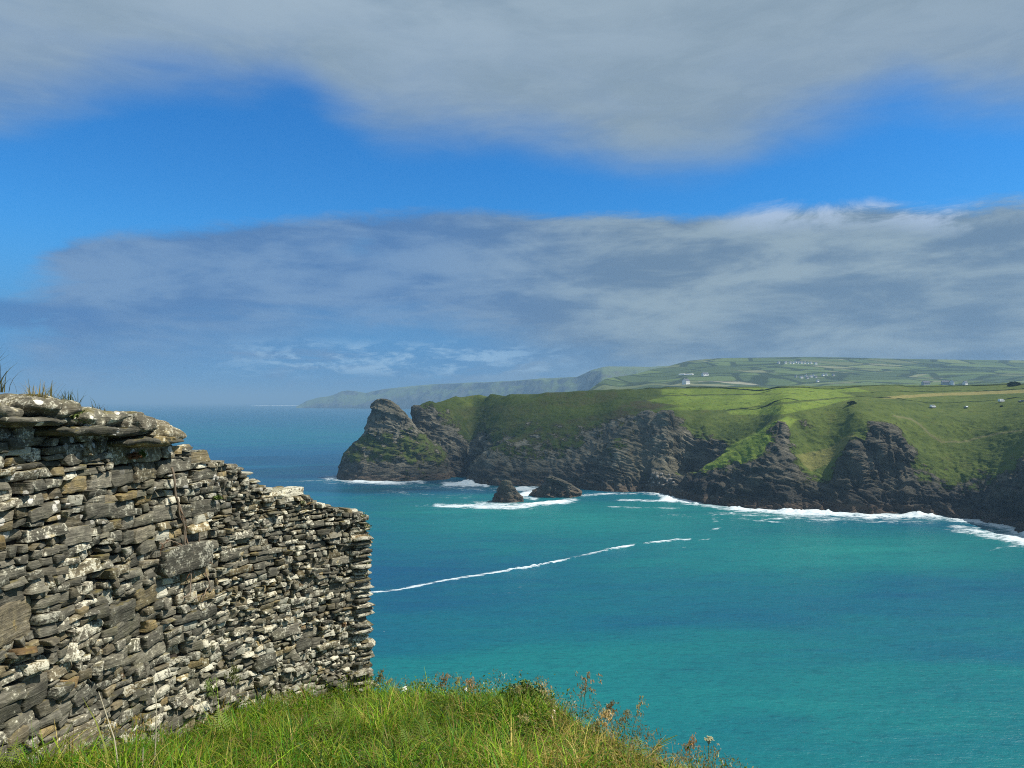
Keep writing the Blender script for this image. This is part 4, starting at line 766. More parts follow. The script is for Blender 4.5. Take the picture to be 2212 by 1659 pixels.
def emit(s0, s1, z0, z1, big):
    gap = .0024 * big * rg.uniform(.2, 2.4); a0, a1 = s0 + gap, s1 - gap; sm = (s0 + s1) / 2; w_ = wob(sm, (z0 + z1) / 2); z0 = z0 + w_ + gap * .3; z1 = z1 + w_ - gap * rg.uniform(.2, 1.6)
    zt_s, zb_s = float(ztop(sm)), float(zbot(sm))
    if a1 - a0 < .012 or z1 - z0 < .009 or z1 < zb_s - .22 or z0 > zt_s - .008 or sm > SMAX: return
    if z1 > zt_s + .014: z1 = zt_s + rg.normal(.002, .006)
    if z1 - z0 < .009: return
    sl_t = rg.normal(0, .055) * min(1, .12 / (a1 - a0)); cc = np.array([a0, a1, a1, a0]) + rg.normal(0, .007 * big, 4); h_ = z1 - z0; tp = rg.normal(0, .10, 2) * h_
    zz_ = np.array([z0, z0, z1 + min(tp[0], .004), z1 + min(tp[1], .004)]) + np.array([-1, 1, 1, -1]) * sl_t * (a1 - a0) * .5 + rg.normal(0, .0022, 4)
    cc = np.clip(cc, 0, SMAX + .02)
    r_ = rg.random(); whitep = .04 + .24 * float(sstep(SEAM - .25, SEAM + .05, sm)) * float(sstep(1.3, .4, zz_.mean() - zb_s))
    tone = rg.choice([rg.uniform(0, .3), rg.uniform(.2, .6), rg.uniform(.6, .85), rg.uniform(.85, 1.0)], p=[.30, .46, .20, .04])
    pal = np.clip(rg.beta(1.6, 2.6) + (.6 if r_ < whitep and (s1 - s0) < .16 * big else 0) - (.15 if sm < SEAM else 0), 0, 1.15)
    add_stone(np.stack([cc, zz_], 1), .17, rg.normal(.0, .011) + (.030 if r_ > .95 else 0) - (.045 if .5 < r_ < .55 else 0), tone, pal, rg.random())
def cut(s0, s1, z0, z1, big, depth=0):
    W_, H_ = s1 - s0, z1 - z0; th = .058 * big * math.exp(rg.normal(.0, .34)); ar = rg.choice([rg.uniform(1.3, 2.8), rg.uniform(2.4, 5.0)])
    if H_ > 1.45 * th and (H_ * 2.4 > W_ or rg.random() < .55) and H_ > .034 * big: f = rg.uniform(.3, .7); m_ = z0 + H_ * f; cut(s0, s1, z0, m_, big, depth + 1); cut(s0, s1, m_, z1, big, depth + 1)
    elif W_ > ar * max(H_, .035 * big) and W_ > .10 * big: f = rg.uniform(.3, .7); m_ = s0 + W_ * f; cut(s0, m_, z0, z1, big, depth + 1); cut(m_, s1, z0, z1, big, depth + 1)
    elif H_ > 2.2 * th: m_ = z0 + H_ * rg.uniform(.35, .65); cut(s0, s1, z0, m_, big, depth + 1); cut(s0, s1, m_, z1, big, depth + 1)
    else: emit(s0, s1, z0, z1, big)
z = 77.0
while z < 80.05:
    H_ = rg.uniform(.16, .34); s = -rg.random() * .4
    while s < SMAX:
        big = float(np.interp(s, [0, SEAM, SEAM + .5, SMAX], [1.2, 1.0, .74, .64])) * float(1.0 + .35 * sstep(78.9, 79.6, z) * sstep(SEAM + .4, SEAM - .3, s))
        e = s + rg.uniform(.25, .6); e = SMAX if SMAX - e < .15 else e
        if e > 0: cut(max(s, 0), e, z, z + H_, big)
        s = e
    z += H_
# the long run of stones round the far corner, so that the end of the wall is a wall too
wall_root = empty('drystone_wall', (float(W1[0]), float(W1[1]), 77.9)); tag(wall_root, 'ruined drystone wall of thin grey slates stepping down towards the sea', 'wall')
OFF = -np.array([W1[0], W1[1], 77.9])
V_all = np.concatenate(SV) + OFF; F_all = np.concatenate(SF); T_all = np.concatenate(ST_)
face = mesh_np('wall_face', V_all, F_all, M_WALL, wall_root, attrs={'tint': T_all})
# core and the far end, built of the same slates
cs = np.linspace(0, SMAX, 90); zb_, zt_ = zbot(cs) - .5, ztop(cs) - .05; rows_ = []
for (z_, d_) in ((zb_, -.075), (zt_ - .02, -.075), (zt_, -.12), (zt_ - .01, -.62), (zb_, -.62)): rows_.append(wall_pt(cs, z_, 0 * cs + d_))
cv_ = np.stack(rows_, 1).reshape(-1, 3) + OFF
mesh_np('wall_core', cv_, np.concatenate([grid_quads(90, 5), [[0, 1, 2, 3], [0, 3, 4, 4]][:1], [[445, 446, 447, 448]]]), M_CORE, wall_root)
# end face and ragged top stones: loose slates as boxes with chipped faces
def slate(loc, size, rz, tilt, seed, tone, pale, sub=(7, 5, 3), lam=1.0, rnd=0.0):
    nx, ny, nz2 = sub; pts, quads = [], []
    rs = np.random.default_rng(seed)
    def face_grid(o, du, dv, a, b2):
        n0 = len(pts)
        for j in range(b2):
            for i in range(a): pts.append(np.array(o) + np.array(du) * i / (a - 1) + np.array(dv) * j / (b2 - 1))
        for j in range(b2 - 1):
            for i in range(a - 1): quads.append((n0 + j * a + i, n0 + j * a + i + 1, n0 + (j + 1) * a + i + 1, n0 + (j + 1) * a + i))
    face_grid((-1, -1, 1), (2, 0, 0), (0, 2, 0), nx, ny); face_grid((-1, -1, -1), (2, 0, 0), (0, 0, 2), nx, nz2); face_grid((1, -1, -1), (0, 2, 0), (0, 0, 2), ny, nz2)
    face_grid((1, 1, -1), (-2, 0, 0), (0, 0, 2), nx, nz2); face_grid((-1, 1, -1), (0, -2, 0), (0, 0, 2), ny, nz2); face_grid((-1, 1, -1), (2, 0, 0), (0, -2, 0), nx, ny)
    p_ = np.array(pts); r_ = np.abs(p_[:, :2]).max(1); sq = np.linalg.norm(p_[:, :2], axis=1); k_ = np.where(sq > 0, (r_ / np.maximum(sq, 1e-6)), 1); p_[:, :2] *= (.55 + .45 * k_)[:, None]
    p_[:, :2] *= (1 - .10 * np.abs(p_[:, 2:3]) ** 3); p_[:, 2] *= (1 - .22 * np.clip(sq, 0, 1.2) ** 3)
    p_[:, :2] *= (1 - rnd * np.abs(p_[:, 2:3]) ** 2.2); p_[:, 2] *= (1 - rnd * np.clip(np.abs(p_[:, 0]), 0, 1.1) ** 4); p_ = p_ * np.array(size) / 2; sv_ = np.array([seed * 3.7, seed * 1.9, 0]); e_ = np.stack([fbm(p_ * 9 + sv_, 4, 7), fbm(p_ * 9 + sv_, 4, 8), fbm(p_ * 11 + sv_, 4, 9)], 1)
    lay_ = np.round(vnoise(np.stack([p_[:, 0] * 3, p_[:, 1] * 3, p_[:, 2] * 60 * lam], 1) + sv_, 10) * 2) / 2
    p_ += e_ * np.array([.055, .05, .024]) * min(1.2, size[2] / .06) ; out = p_[:, :2] / (np.linalg.norm(p_[:, :2], axis=1)[:, None] + .02); p_[:, :2] += out * (lay_ * .013)[:, None]
    ct, st_ = math.cos(rz), math.sin(rz); p_[:, 2] += p_[:, 0] * tilt[0] + p_[:, 1] * tilt[1]; x = p_[:, 0] * ct - p_[:, 1] * st_; y = p_[:, 0] * st_ + p_[:, 1] * ct
    P_ = np.stack([x + loc[0], y + loc[1], p_[:, 2] + loc[2]], 1); return P_, np.array(quads), np.tile([tone, pale, rs.random()], (len(P_), 1))
class SB:
    def __init__(s): s.V = []; s.Q = []; s.T = []; s.n = 0
    def add(s, r): s.V.append(r[0]); s.Q.append(r[1] + s.n); s.T.append(r[2]); s.n += len(r[0])
    def build(s, name, parent, smooth=False): return mesh_np(name, np.concatenate(s.V) + OFF, np.concatenate(s.Q), M_WALL, parent, smooth, {'tint': np.concatenate(s.T)})
endb = SB(); te = plan(np.array([SMAX]))[0]; ne = nrm(np.array([SMAX]))[0]; tdir = np.array([-ne[1], ne[0]]); z = float(zbot(SMAX)) - .2; k = 0
while z < float(ztop(SMAX)) - .01:
    h_ = rg.uniform(.022, .050)
    for j in range(3):
        L_ = rg.uniform(.13, .20); c_ = te - ne * (.06 + .20 * j + rg.normal(0, .02)) - tdir * rg.uniform(.02, .06); lean = (z - 78.5) * -.05
        endb.add(slate((c_[0] + ne[0] * lean, c_[1] + ne[1] * lean, z + h_ / 2), (.19, L_ + .02, h_ * .94), math.atan2(tdir[1], tdir[0]) + rg.normal(0, .1), (rg.normal(0, .03), 0), 900 + k, rg.uniform(.1, .7), rg.uniform(.1, .9), (5, 6, 3))); k += 1
    z += h_
endb.build('wall_end', wall_root)
topb = SB()
for k in range(150):
    s = rg.uniform(.2, SMAX - .05); d_ = -rg.uniform(.02, .5); sz = np.interp(s, [0, SEAM, SMAX], [1.3, 1.0, .62]); p_ = wall_pt(np.array([s]), np.array([float(ztop(s)) - .015 + rg.uniform(-.02, .015)]), np.array([d_ - .05]))[0]
    n_ = nrm(np.array([s]))[0]; topb.add(slate(p_, (rg.uniform(.12, .3) * sz, rg.uniform(.10, .2) * sz, rg.uniform(.025, .05) * sz), math.atan2(n_[0], -n_[1]) + rg.normal(0, .35), (rg.normal(.0, .08), rg.normal(0, .06)), 1200 + k, rg.uniform(.1, .8), rg.uniform(.2, 1.1), (6, 5, 3)))
topb.build('top_rubble', wall_root)
# the big coping slabs at the near end, measured by their outline (left u, right u, top v, bottom v, distance back from the face)
COPE = [(-260, 48, 838, 900, .02, .22, .55), (40, 162, 854, 904, .03, .40, .62), (158, 262, 884, 926, .02, .35, .35), (248, 322, 892, 934, .05, .45, .6), (296, 402, 912, 962, .0, .40, .75), (268, 378, 938, 966, .0, .25, .9)]
for k, (u0, u1, v0, v1, d_, pal, tone) in enumerate(COPE):
    um = (u0 + u1) / 2; s = s_of_u(max(um, 20)) if um > 20 else s_of_u(0) - .38; p0 = plan(np.array([s]))[0]; n_ = nrm(np.array([s]))[0]; y = p0[1]
    zt2, zb2 = EYE + float(ray(um, v0)[1]) * y, EYE + float(ray(um, v1)[1]) * y; tdir_ = np.array([-n_[1], n_[0]])
    # length along the wall needed to span the outline
    s0, s1 = (s_of_u(max(u0, 1)), s_of_u(u1)); L_ = max(.24, (s1 - s0)) if um > 20 else .95; dep = .40
    c_ = p0 + n_ * (d_ - dep / 2 + .05); o = SB(); o.add(slate((0, 0, 0), (L_ * 1.0, dep, max(.05, (zt2 - zb2) * 1.12)), math.atan2(tdir_[1], tdir_[0]), (-.05 + .05 * ((k * 7) % 3 - 1), .02), 2000 + k, tone, pal, (26, 16, 10), .6, .30))
    ob = o.build('coping_stone', wall_root, False); ob.location = (c_[0], c_[1], (zt2 + zb2) / 2); ob.data.transform(__import__('mathutils').Matrix.Translation(-Vector(OFF))); ob.location = Vector(ob.location) + Vector(OFF)
# long thin ledge slabs under the coping
for k, (u0, u1, v0, v1, tl) in enumerate(((-80, 150, 898, 922, -.05), (120, 300, 922, 944, -.06), (270, 372, 944, 962, -.02))):
    um = (max(u0, 0) + u1) / 2; s = s_of_u(um); p0 = plan(np.array([s]))[0]; n_ = nrm(np.array([s]))[0]; y = p0[1]; tdir_ = np.array([-n_[1], n_[0]])
    zt2, zb2 = EYE + float(ray(um, v0)[1]) * y, EYE + float(ray(um, v1)[1]) * y; L_ = (s_of_u(u1) - s_of_u(max(u0, 1))) * 1.1 + .08; c_ = p0 + n_ * (-.10); o = SB()
    o.add(slate((0, 0, 0), (L_, .34, max(.035, zt2 - zb2)), math.atan2(tdir_[1], tdir_[0]), (tl, 0), 2100 + k, .12, .15, (24, 12, 5), 1.2)); ob = o.build('coping_stone', wall_root); ob.data.transform(__import__('mathutils').Matrix.Translation(-Vector(OFF))); ob.location = Vector((c_[0], c_[1], (zt2 + zb2) / 2)) + Vector(OFF)
# ------------------------------------------------------------------ the grassy bank under the wall and the cliff edge
EDGE = [(700, 1500, 6.9), (800, 1506, 6.6), (900, 1512, 6.2), (1010, 1512, 5.9), (1130, 1520, 5.5), (1200, 1548, 5.2), (1300, 1612, 4.75), (1400, 1654, 4.4), (1480, 1680, 4.15), (1560, 1722, 3.9), (1750, 1822, 3.5), (2100, 1992, 3.0), (2500, 2132, 2.7)]
bp, bz = [], []
for u, v, Y in EDGE:
    q_ = at(u, v, Y); bp.append((q_[0], q_[1])); bz.append(q_[2])
    for dd, dz_ in ((.7, .5), (2.2, 1.9), (6, 6.5), (14, 16)):
        dirv = np.array([.55, .83]) if u > 1000 else np.array([.2, .98]); bp.append((q_[0] + dirv[0] * dd, q_[1] + dirv[1] * dd)); bz.append(q_[2] - dz_)
for s in np.linspace(0, SMAX, 14):
    p_ = plan(np.array([s]))[0]; n_ = nrm(np.array([s]))[0]
    for o_ in (.0, .25): bp.append(tuple(p_ + n_ * o_)); bz.append(float(zbot(s)) - o_ * .12)
    bp.append(tuple(p_ - n_ * 1.0)); bz.append(float(zbot(s)) + .05); bp.append(tuple(p_ - n_ * 4.0)); bz.append(float(zbot(s)) - .3)
for x, y, z in ((0, 0, 78.32), (0, 2, 78.28), (-1, 1, 78.33), (1, 1, 78.3), (-1, 3, 78.2), (0, 3.3, 78.15), (.6, 3, 78.1), (1.2, 2.4, 78.1), (2.2, 1.4, 78.1), (-1, 4.5, 77.95), (-.4, 4.2, 77.95), (-.5, 5.3, 77.7), (.2, 4.6, 77.8), (3, 0, 78.0), (6, -2, 77.5), (0, -4, 78.5), (-6, -4, 78.8), (6, -8, 78.6), (-8, 4, 77.9), (-9, 9, 75), (0, -12, 79), (-14, -8, 79), (14, -10, 78.5), (14, -2, 73), (-16, 8, 73), (-14, 16, 62), (-4, 12, 71), (10, 4, 70), (18, 8, 60), (5, 24, 54), (-12, 30, 46), (24, 20, 44), (0, 45, 24), (-30, 45, 18), (40, 40, 18), (0, 62, -4), (-40, 60, -6), (45, 60, -6), (70, 20, 10), (-60, 20, 20), (70, -20, 50), (-60, -20, 60), (80, 50, -8), (-80, 60, -8), (90, 0, -6), (0, -60, 84), (60, -60, 80), (-60, -60, 84)):
    bp.append((x, y)); bz.append(z)
bp = np.array(bp); bz = np.array(bz); Db = np.sqrt(((bp[:, None] - bp[None]) ** 2).sum(-1) + .01); wb = np.linalg.solve(Db - np.eye(len(bp)) * .01, bz)
def bank(X, Y):
    X = np.ravel(X); Y = np.ravel(Y); out = np.empty(len(X))
    for i in range(0, len(X), 40000): out[i:i + 40000] = np.sqrt((X[i:i + 40000, None] - bp[:, 0]) ** 2 + (Y[i:i + 40000, None] - bp[:, 1]) ** 2 + .01) @ wb
    return out + .035 * fbm(P3(X * 2.2, Y * 2.2, 0 * X), 3, 500)
gxs = np.sinh(np.linspace(-5.2, 5.2, 190)) * 1.0; gys = 3.5 + np.sinh(np.linspace(-4.9, 4.75, 190)) * 1.0
BX, BY = np.meshgrid(gxs, gys); BZ_ = bank(BX, BY)
mb_, g, b = material('turf soil', .95, .05); pos = g.node('ShaderNodeNewGeometry', out=0)
g.put(b.inputs['Base Color'], g.ramp(g.noise(pos, 5, 5, .65), [(.3, (.020, .026, .008)), (.55, (.040, .052, .014)), (.75, (.075, .068, .028))])); g.put(b.inputs['Normal'], g.bump(g.noise(pos, 30, 4), .8, .02))
bk = mesh_np('grassy_bank', np.stack([BX.ravel(), BY.ravel(), BZ_], 1), grid_quads(len(gys), len(gxs)), mb_, smooth=True); tag(bk, 'grassy cliff top ground at the foot of the wall', 'ground', kind='structure')

# ------------------------------------------------------------------ grass: many bent blades in one object
mg = bpy.data.materials.new('grass blades'); mg.use_nodes = True; g = NT(mg.node_tree); b = mg.node_tree.nodes['Principled BSDF']; col = g.attr('shade', 'Color')
b.inputs['Roughness'].default_value = .55; b.inputs['Specular IOR Level'].default_value = .25; g.put(b.inputs['Base Color'], col)
tr = g.node('ShaderNodeBsdfTranslucent', {'Color': g.mix(1.0, col, (1.25, 1.35, .75), 'MULTIPLY')}); mx = g.node('ShaderNodeMixShader', {0: .36, 1: b.outputs[0], 2: tr}); mg.node_tree.links.new(mx, mg.node_tree.nodes['Material Output'].inputs[0]); M_GRASS = mg
EP = np.array([at(u, v, Y)[:2] for u, v, Y in EDGE])
def wall_side(X, Y):
    """metres in front of the wall face"""
    ss_ = np.linspace(0, SMAX, 160); p_ = plan(ss_); n_ = nrm(ss_); i = np.argmin((X[:, None] - p_[:, 0]) ** 2 + (Y[:, None] - p_[:, 1]) ** 2, axis=1)
    d_ = (X - p_[i, 0]) * n_[i, 0] + (Y - p_[i, 1]) * n_[i, 1]; return np.where(i >= 158, np.maximum(d_, .05), d_), i
def edge_side(X, Y):
    """metres inside the cliff edge, negative beyond it"""
    yy = np.interp(X, EP[:, 0], EP[:, 1]); return yy - Y
def blades(name, X, Y, Z, L, Wd, lean, az_, cols, m, nseg=4, curl=1.0, parent=None):
    n = len(X); t = np.linspace(0, 1, nseg + 1); V = np.empty((n, nseg + 1, 2, 3)); dx, dy = np.cos(az_), np.sin(az_); sxv, syv = -dy, dx
    for k, tt in enumerate(t):
        bend = lean * (tt ** (1 + curl)); x = X + dx * L * bend; y = Y + dy * L * bend; z = Z + L * tt * np.sqrt(np.clip(1 - (lean * tt ** curl) ** 2 * .55, .15, 1)); w_ = Wd * (1 - tt ** 1.8) * .5 + .0003
        V[:, k, 0] = np.stack([x - sxv * w_, y - syv * w_, z], 1); V[:, k, 1] = np.stack([x + sxv * w_, y + syv * w_, z], 1)
    V = V.reshape(-1, 3); q = []
    b0 = np.arange(n)[:, None] * (nseg + 1) * 2
    for k in range(nseg): q.append(b0 + np.array([[2 * k, 2 * k + 1, 2 * k + 3, 2 * k + 2]]))
    Q = np.stack(q, 1).reshape(-1, 4); C_ = np.repeat(cols, (nseg + 1) * 2, 0); base_ = np.tile(np.repeat(.72 + .42 * t, 2), n)[:, None]
    return mesh_np(name, V, Q, m, parent, attrs={'shade': np.clip(C_ , 0, 1)})
rg = np.random.default_rng(77)
def scatter(n, dens_fn, x0, x1, y0, y1):
    X = rg.uniform(x0, x1, n); Y = rg.uniform(y0, y1, n); k = rg.random(n) < dens_fn(X, Y); return X[k], Y[k]
def dens(X, Y):
    d_, _ = wall_side(X, Y); e_ = edge_side(X, Y); r_ = np.hypot(X, Y)
    return (d_ > .01) * sstep(-1.3, -.1, e_) * np.clip(.25 + sstep(1.5, 3.0, Y) * .75, 0, 1) * (.55 + .45 * (fbm(P3(X * 2.5, Y * 2.5, 0 * X), 3, 610) > -.25))
X, Y = scatter(215000, dens, -2.6, 3.6, .8, 8.2); Z = bank(X, Y); n = len(X)
pt = fbm(P3(X * 1.3, Y * 1.3, 0 * X), 3, 620); pt2 = fbm(P3(X * 4, Y * 4, 0 * X), 3, 630); dw, iw = wall_side(X, Y); eg = edge_side(X, Y)
dry = sstep(-.3, .8, X - .1 + .5 * pt); r_ = rg.random(n)
green = np.array([.064, .182, .009]); lime = np.array([.190, .312, .014]); dark = np.array([.028, .075, .008]); strw = np.array([.38, .290, .085]); brn = np.array([.26, .180, .048]); olive_ = np.array([.165, .190, .016])
mixc = np.where((r_ < .30)[:, None], green, np.where((r_ < .55)[:, None], lime, np.where((r_ < .70)[:, None], dark, olive_)))
isd = rg.random(n) < (.12 + .42 * dry); mixc = np.where(isd[:, None], np.where((rg.random(n) < .5)[:, None], strw, brn), mixc)
clu = fbm(P3(X * 7, Y * 7, 0 * X), 3, 655); mixc = mixc * np.clip(1 + 1.1 * clu + .25 * pt, .3, 1.8)[:, None] * rg.uniform(.75, 1.25, n)[:, None]
L = rg.uniform(.09, .24, n) * (1 + .35 * pt) * np.clip(1 + .8 * clu, .5, 1.6) * np.where(rg.random(n) < .03, 1.35, .92); L *= (.62 + .38 * sstep(0, .9, eg)) * np.where(dw < .12, .8, 1) * (1 - .25 * dry)
gr = blades('grass', X, Y, Z - .02, L, np.where(rg.random(n) < .18, rg.uniform(.006, .011, n), rg.uniform(.0025, .006, n)), np.clip(rg.normal(.85, .40, n), .05, 1.4), rg.uniform(0, 6.283, n) + 1.2 * pt, mixc, M_GRASS, 4); tag(gr, 'long uncut grass covering the cliff edge below the wall', 'grass', kind='stuff')
# leafy weeds matted into the grass
nw_ = 260; X, Y = scatter(900, lambda X, Y: dens(X, Y) * (fbm(P3(X * 1.1, Y * 1.1, 0 * X), 3, 690) > -.05), -2.2, 2.6, 2.6, 7.2); Z = bank(X, Y); n = len(X); per = 46; i = np.repeat(np.arange(n), per)
c_ = np.stack([X[i], Y[i], Z[i] + .02], 1) + rg.normal(0, 1, (n * per, 3)) * np.array([.05, .05, .045]) + [0, 0, .07]; t1 = rg.normal(size=(n * per, 3)); t1 /= np.linalg.norm(t1, axis=1)[:, None]; t2 = np.cross(t1, rg.normal(size=(n * per, 3)) + [0, 0, 1.2]); t2 /= np.linalg.norm(t2, axis=1)[:, None]; s_ = rg.uniform(.006, .015, n * per)[:, None]
V = np.stack([c_ - t1 * s_, c_ + t2 * s_ * .45, c_ + t1 * s_, c_ - t2 * s_ * .45], 1).reshape(-1, 3); wc = np.where((rg.random(n) < .5)[:, None], np.array([.060, .135, .010]), np.array([.150, .200, .014])) * rg.uniform(.7, 1.3, n)[:, None]
wd = mesh_np('weeds', V, np.arange(4 * n * per).reshape(-1, 4), M_GRASS, attrs={'shade': np.repeat(wc[i] * rg.uniform(.7, 1.3, n * per)[:, None], 4, 0)}); tag(wd, 'low leafy weeds matted among the grass of the bank', 'weeds', kind='stuff')
# fine seed husks through the dry grass
def husks(name, X, Y, Z0, Z1, n_each, cols, size, m, parent=None, spread=.012):
    n = len(X) * n_each; i = np.repeat(np.arange(len(X)), n_each); t = rg.random(n); c_ = np.stack([X[i], Y[i], Z0[i] + (Z1[i] - Z0[i]) * t], 1) + rg.normal(0, spread, (n, 3)) * [1, 1, .6]
    a_ = rg.normal(size=(n, 3)) * [.5, .5, 1]; a_ /= np.linalg.norm(a_, axis=1)[:, None]; b2 = np.cross(a_, rg.normal(size=(n, 3))); b2 /= np.linalg.norm(b2, axis=1)[:, None]; s_ = (size * rg.uniform(.6, 1.4, n))[:, None]
    V = np.stack([c_ - a_ * s_, c_ + b2 * s_ * .32, c_ + a_ * s_, c_ - b2 * s_ * .32], 1).reshape(-1, 3); C_ = np.repeat(cols[i] * rg.uniform(.7, 1.25, n)[:, None], 4, 0)
    return mesh_np(name, V, np.arange(4 * n).reshape(-1, 4), m, parent, attrs={'shade': np.clip(C_, 0, 1)})
X, Y = scatter(11000, lambda X, Y: dens(X, Y) * (.10 + .55 * sstep(-.2, 1.0, X + .4 * fbm(P3(X * 1.5, Y * 1.5, 0 * X), 3, 620))), -2.2, 3.4, 2.6, 7.4); Z = bank(X, Y); n = len(X)
hc = np.where((rg.random(n) < .6)[:, None], np.array([.30, .225, .085]), np.array([.21, .165, .075])) * rg.uniform(.7, 1.2, n)[:, None]; hz_ = Z + rg.uniform(.07, .21, n)
hk = husks('seed_heads', X, Y, hz_, hz_ + .055, 11, hc, .0075, M_GRASS); tag(hk, 'small straw coloured seed heads thick in the dry grass', 'seed heads', kind='stuff')

# ------------------------------------------------------------------ tall grass stalks standing above the rest, each by itself
def stalk(u, vt, Y, v0, kind, label, group, seed, lean_u=0, colr=(.20, .15, .07), u_base=None, sc_=1.0):
    top = at(u, vt, Y); ub = u_base if u_base is not None else u + lean_u; base_ = at(ub, v0, Y); base_[2] = float(bank(np.array([base_[0]]), np.array([base_[1]]))[0]); L_ = np.linalg.norm(top - base_); rs = np.random.default_rng(seed)
    root = empty('grass_stalk', base_); tag(root, label, 'grass stalk', group); rel = top - base_; mid = rel * .55 + np.array([rs.normal(0, .02), rs.normal(0, .02), .02]); ts = np.linspace(0, 1, 9)
    pts = [tuple(2 * t * (1 - t) * mid + t * t * rel) for t in ts]; MB().tube(pts, [.0022 * (1 - .6 * t) for t in ts], 5).build('stem', plain('stalk %d' % seed, tuple(c_ * .9 for c_ in (.13, .16, .05)), .6), root)
    hl = .10 * sc_ if kind != 'open' else .17 * sc_; n_ = 26 if kind == 'dense' else 15; V, C_ = [], []
    pt_ = lambda t: 2 * t * (1 - t) * mid + t * t * rel
    sc_ = sc_ * 1.5
    for k in range(n_):
        t = 1 - (k + .5) / n_ * hl / L_; c_ = pt_(t); wdt = {'dense': .011, 'cocks': .020, 'open': .035}[kind] * sc_
        if kind == 'cocks': t = 1 - (np.floor((k + .5) / n_ * 4) + .3 * rs.random()) / 4 * hl / L_; c_ = pt_(t)
        c_ = c_ + rs.normal(0, 1, 3) * wdt * [1, 1, .4]
        for _ in range(8 if kind != 'open' else 3):
            a_ = np.array([rs.normal(0, .5), rs.normal(0, .5), 1]); a_ /= np.linalg.norm(a_); b2 = np.cross(a_, rs.normal(size=3)); b2 /= np.linalg.norm(b2); s_ = .0058 * sc_ * rs.uniform(.7, 1.3); o_ = c_ + rs.normal(0, .0045 * sc_, 3)
            V += [o_ - a_ * s_, o_ + b2 * s_ * .36, o_ + a_ * s_, o_ - b2 * s_ * .36]; C_ += [np.array(colr) * rs.uniform(1.5, 3.0)] * 4
    for k in range(14):
        o1, o2 = pt_(1 - k / 14 * hl * 1.02 / L_), pt_(1 - (k + 1.2) / 14 * hl * 1.02 / L_); w_ = np.array([.0018, 0, 0]); V += [o1 - w_, o1 + w_, o2 + w_, o2 - w_]; C_ += [np.array(colr)] * 4
    mesh_np('seed_head' if kind == 'dense' else 'seed_sprays', np.array(V), np.arange(len(V)).reshape(-1, 4), M_GRASS, root, attrs={'shade': np.array(C_)})
    return root
G_ = 'tall grass stalks along the cliff edge'
for k, a_ in enumerate((
    (821, 1452, 6.2, 1500, 'dense', 'short upright grass stalk just right of the wall corner', 1.0, 0, (.10, .09, .05)),
    (963, 1457, 5.8, 1510, 'dense', 'dark tufted grass stalk leaning above the left part of the bank', 1.0, -30, (.17, .12, .07)),
    (1016, 1467, 5.7, 1512, 'dense', 'pinkish brown plump grass head in the middle of the bank edge', 1.1, 2, (.26, .16, .09)),
    (1083, 1456, 5.6, 1512, 'open', 'open drooping oat-like grass stalk left of the green mound', 1.0, -22, (.24, .24, .17)),
    (1072, 1476, 5.7, 1512, 'open', 'pale silvery bent grass stalk beside the oat-like one', .9, -30, (.34, .34, .26)),
    (1168, 1477, 5.3, 1530, 'cocks', 'straw coloured grass head leaning over the right side of the green mound', 1.1, 16, (.28, .21, .12)),
    (1270, 1458, 4.9, 1560, 'cocks', 'tallest grass stalk of the bank with a dark knobbly head', 1.25, -20, (.19, .13, .08)),
    (1258, 1480, 4.9, 1560, 'cocks', 'shorter side stalk leaning left beside the tallest grass stalk', .9, -10, (.13, .11, .07)),
    (1236, 1528, 4.9, 1570, 'open', 'feathery pale grass plume left of the tallest stalk', 1.1, -8, (.34, .27, .20)),
    (1321, 1518, 4.7, 1580, 'dense', 'dark cone headed grass stalk right of the tallest stalk', 1.0, -22, (.12, .085, .04)),
    (1311, 1535, 4.6, 1590, 'dense', 'thick pale grass spike leaning against the dark cone headed stalk', 1.1, -10, (.33, .24, .13)),
    (1353, 1536, 4.6, 1600, 'dense', 'thin grass stalk with a small head over the fern at the edge', .8, -8, (.16, .13, .07)),
    (1386, 1516, 4.6, 1600, 'cocks', 'slender grass stalk with a bent split head, farthest out over the sea', 1.0, -25, (.20, .16, .09)),
    (1496, 1593, 4.25, 1640, 'dense', 'upright reddish grass stalk near the lower end of the bank', .9, -4, (.22, .13, .07)),
    (1545, 1612, 4.1, 1660, 'open', 'small loose grass stalk below the pale flower head', .8, -14, (.22, .17, .10)),
    (1568, 1640, 4.0, 1675, 'open', 'last pale grass plume at the bottom end of the bank', 1.0, -12, (.34, .29, .20)),
    (905, 1478, 6.0, 1512, 'open', 'thin grass stalk between the two white flowers', .8, -14, (.24, .22, .14)),
    (848, 1490, 6.1, 1512, 'dense', 'thin dark grass stalk between the wall corner and the white flower', .7, 6, (.13, .13, .07)),
    (1130, 1540, 4.3, 1650, 'cocks', 'grass stalk standing in front of the green mound', .8, 12, (.24, .2, .1)),
    (600, 1500, 4.9, 1600, 'cocks', 'green grass stalk against the foot of the wall at its middle', .9, 10, (.16, .17, .07)),
    (505, 1440, 5.0, 1590, 'dense', 'tall thin dark grass stalk against the wall', 1.2, -6, (.075, .08, .03)),
    (452, 1470, 4.6, 1600, 'dense', 'upright green grass spike near the dry straw stems', 1.1, 4, (.10, .13, .04)),
    (228, 1560, 3.9, 1650, 'cocks', 'brown seeding grass stalk low against the wall, left of the dry straws', 1.0, 30, (.20, .15, .06)),
    (305, 1545, 3.9, 1650, 'cocks', 'brown seeding grass stalk low against the wall, between the dry straws', 1.1, -6, (.21, .15, .06)))):
    stalk(a_[0], a_[1], a_[2], a_[3], a_[4], a_[5], G_, 700 + k, lean_u=a_[7], colr=a_[8], sc_=a_[6])
rs_ = np.random.default_rng(3)
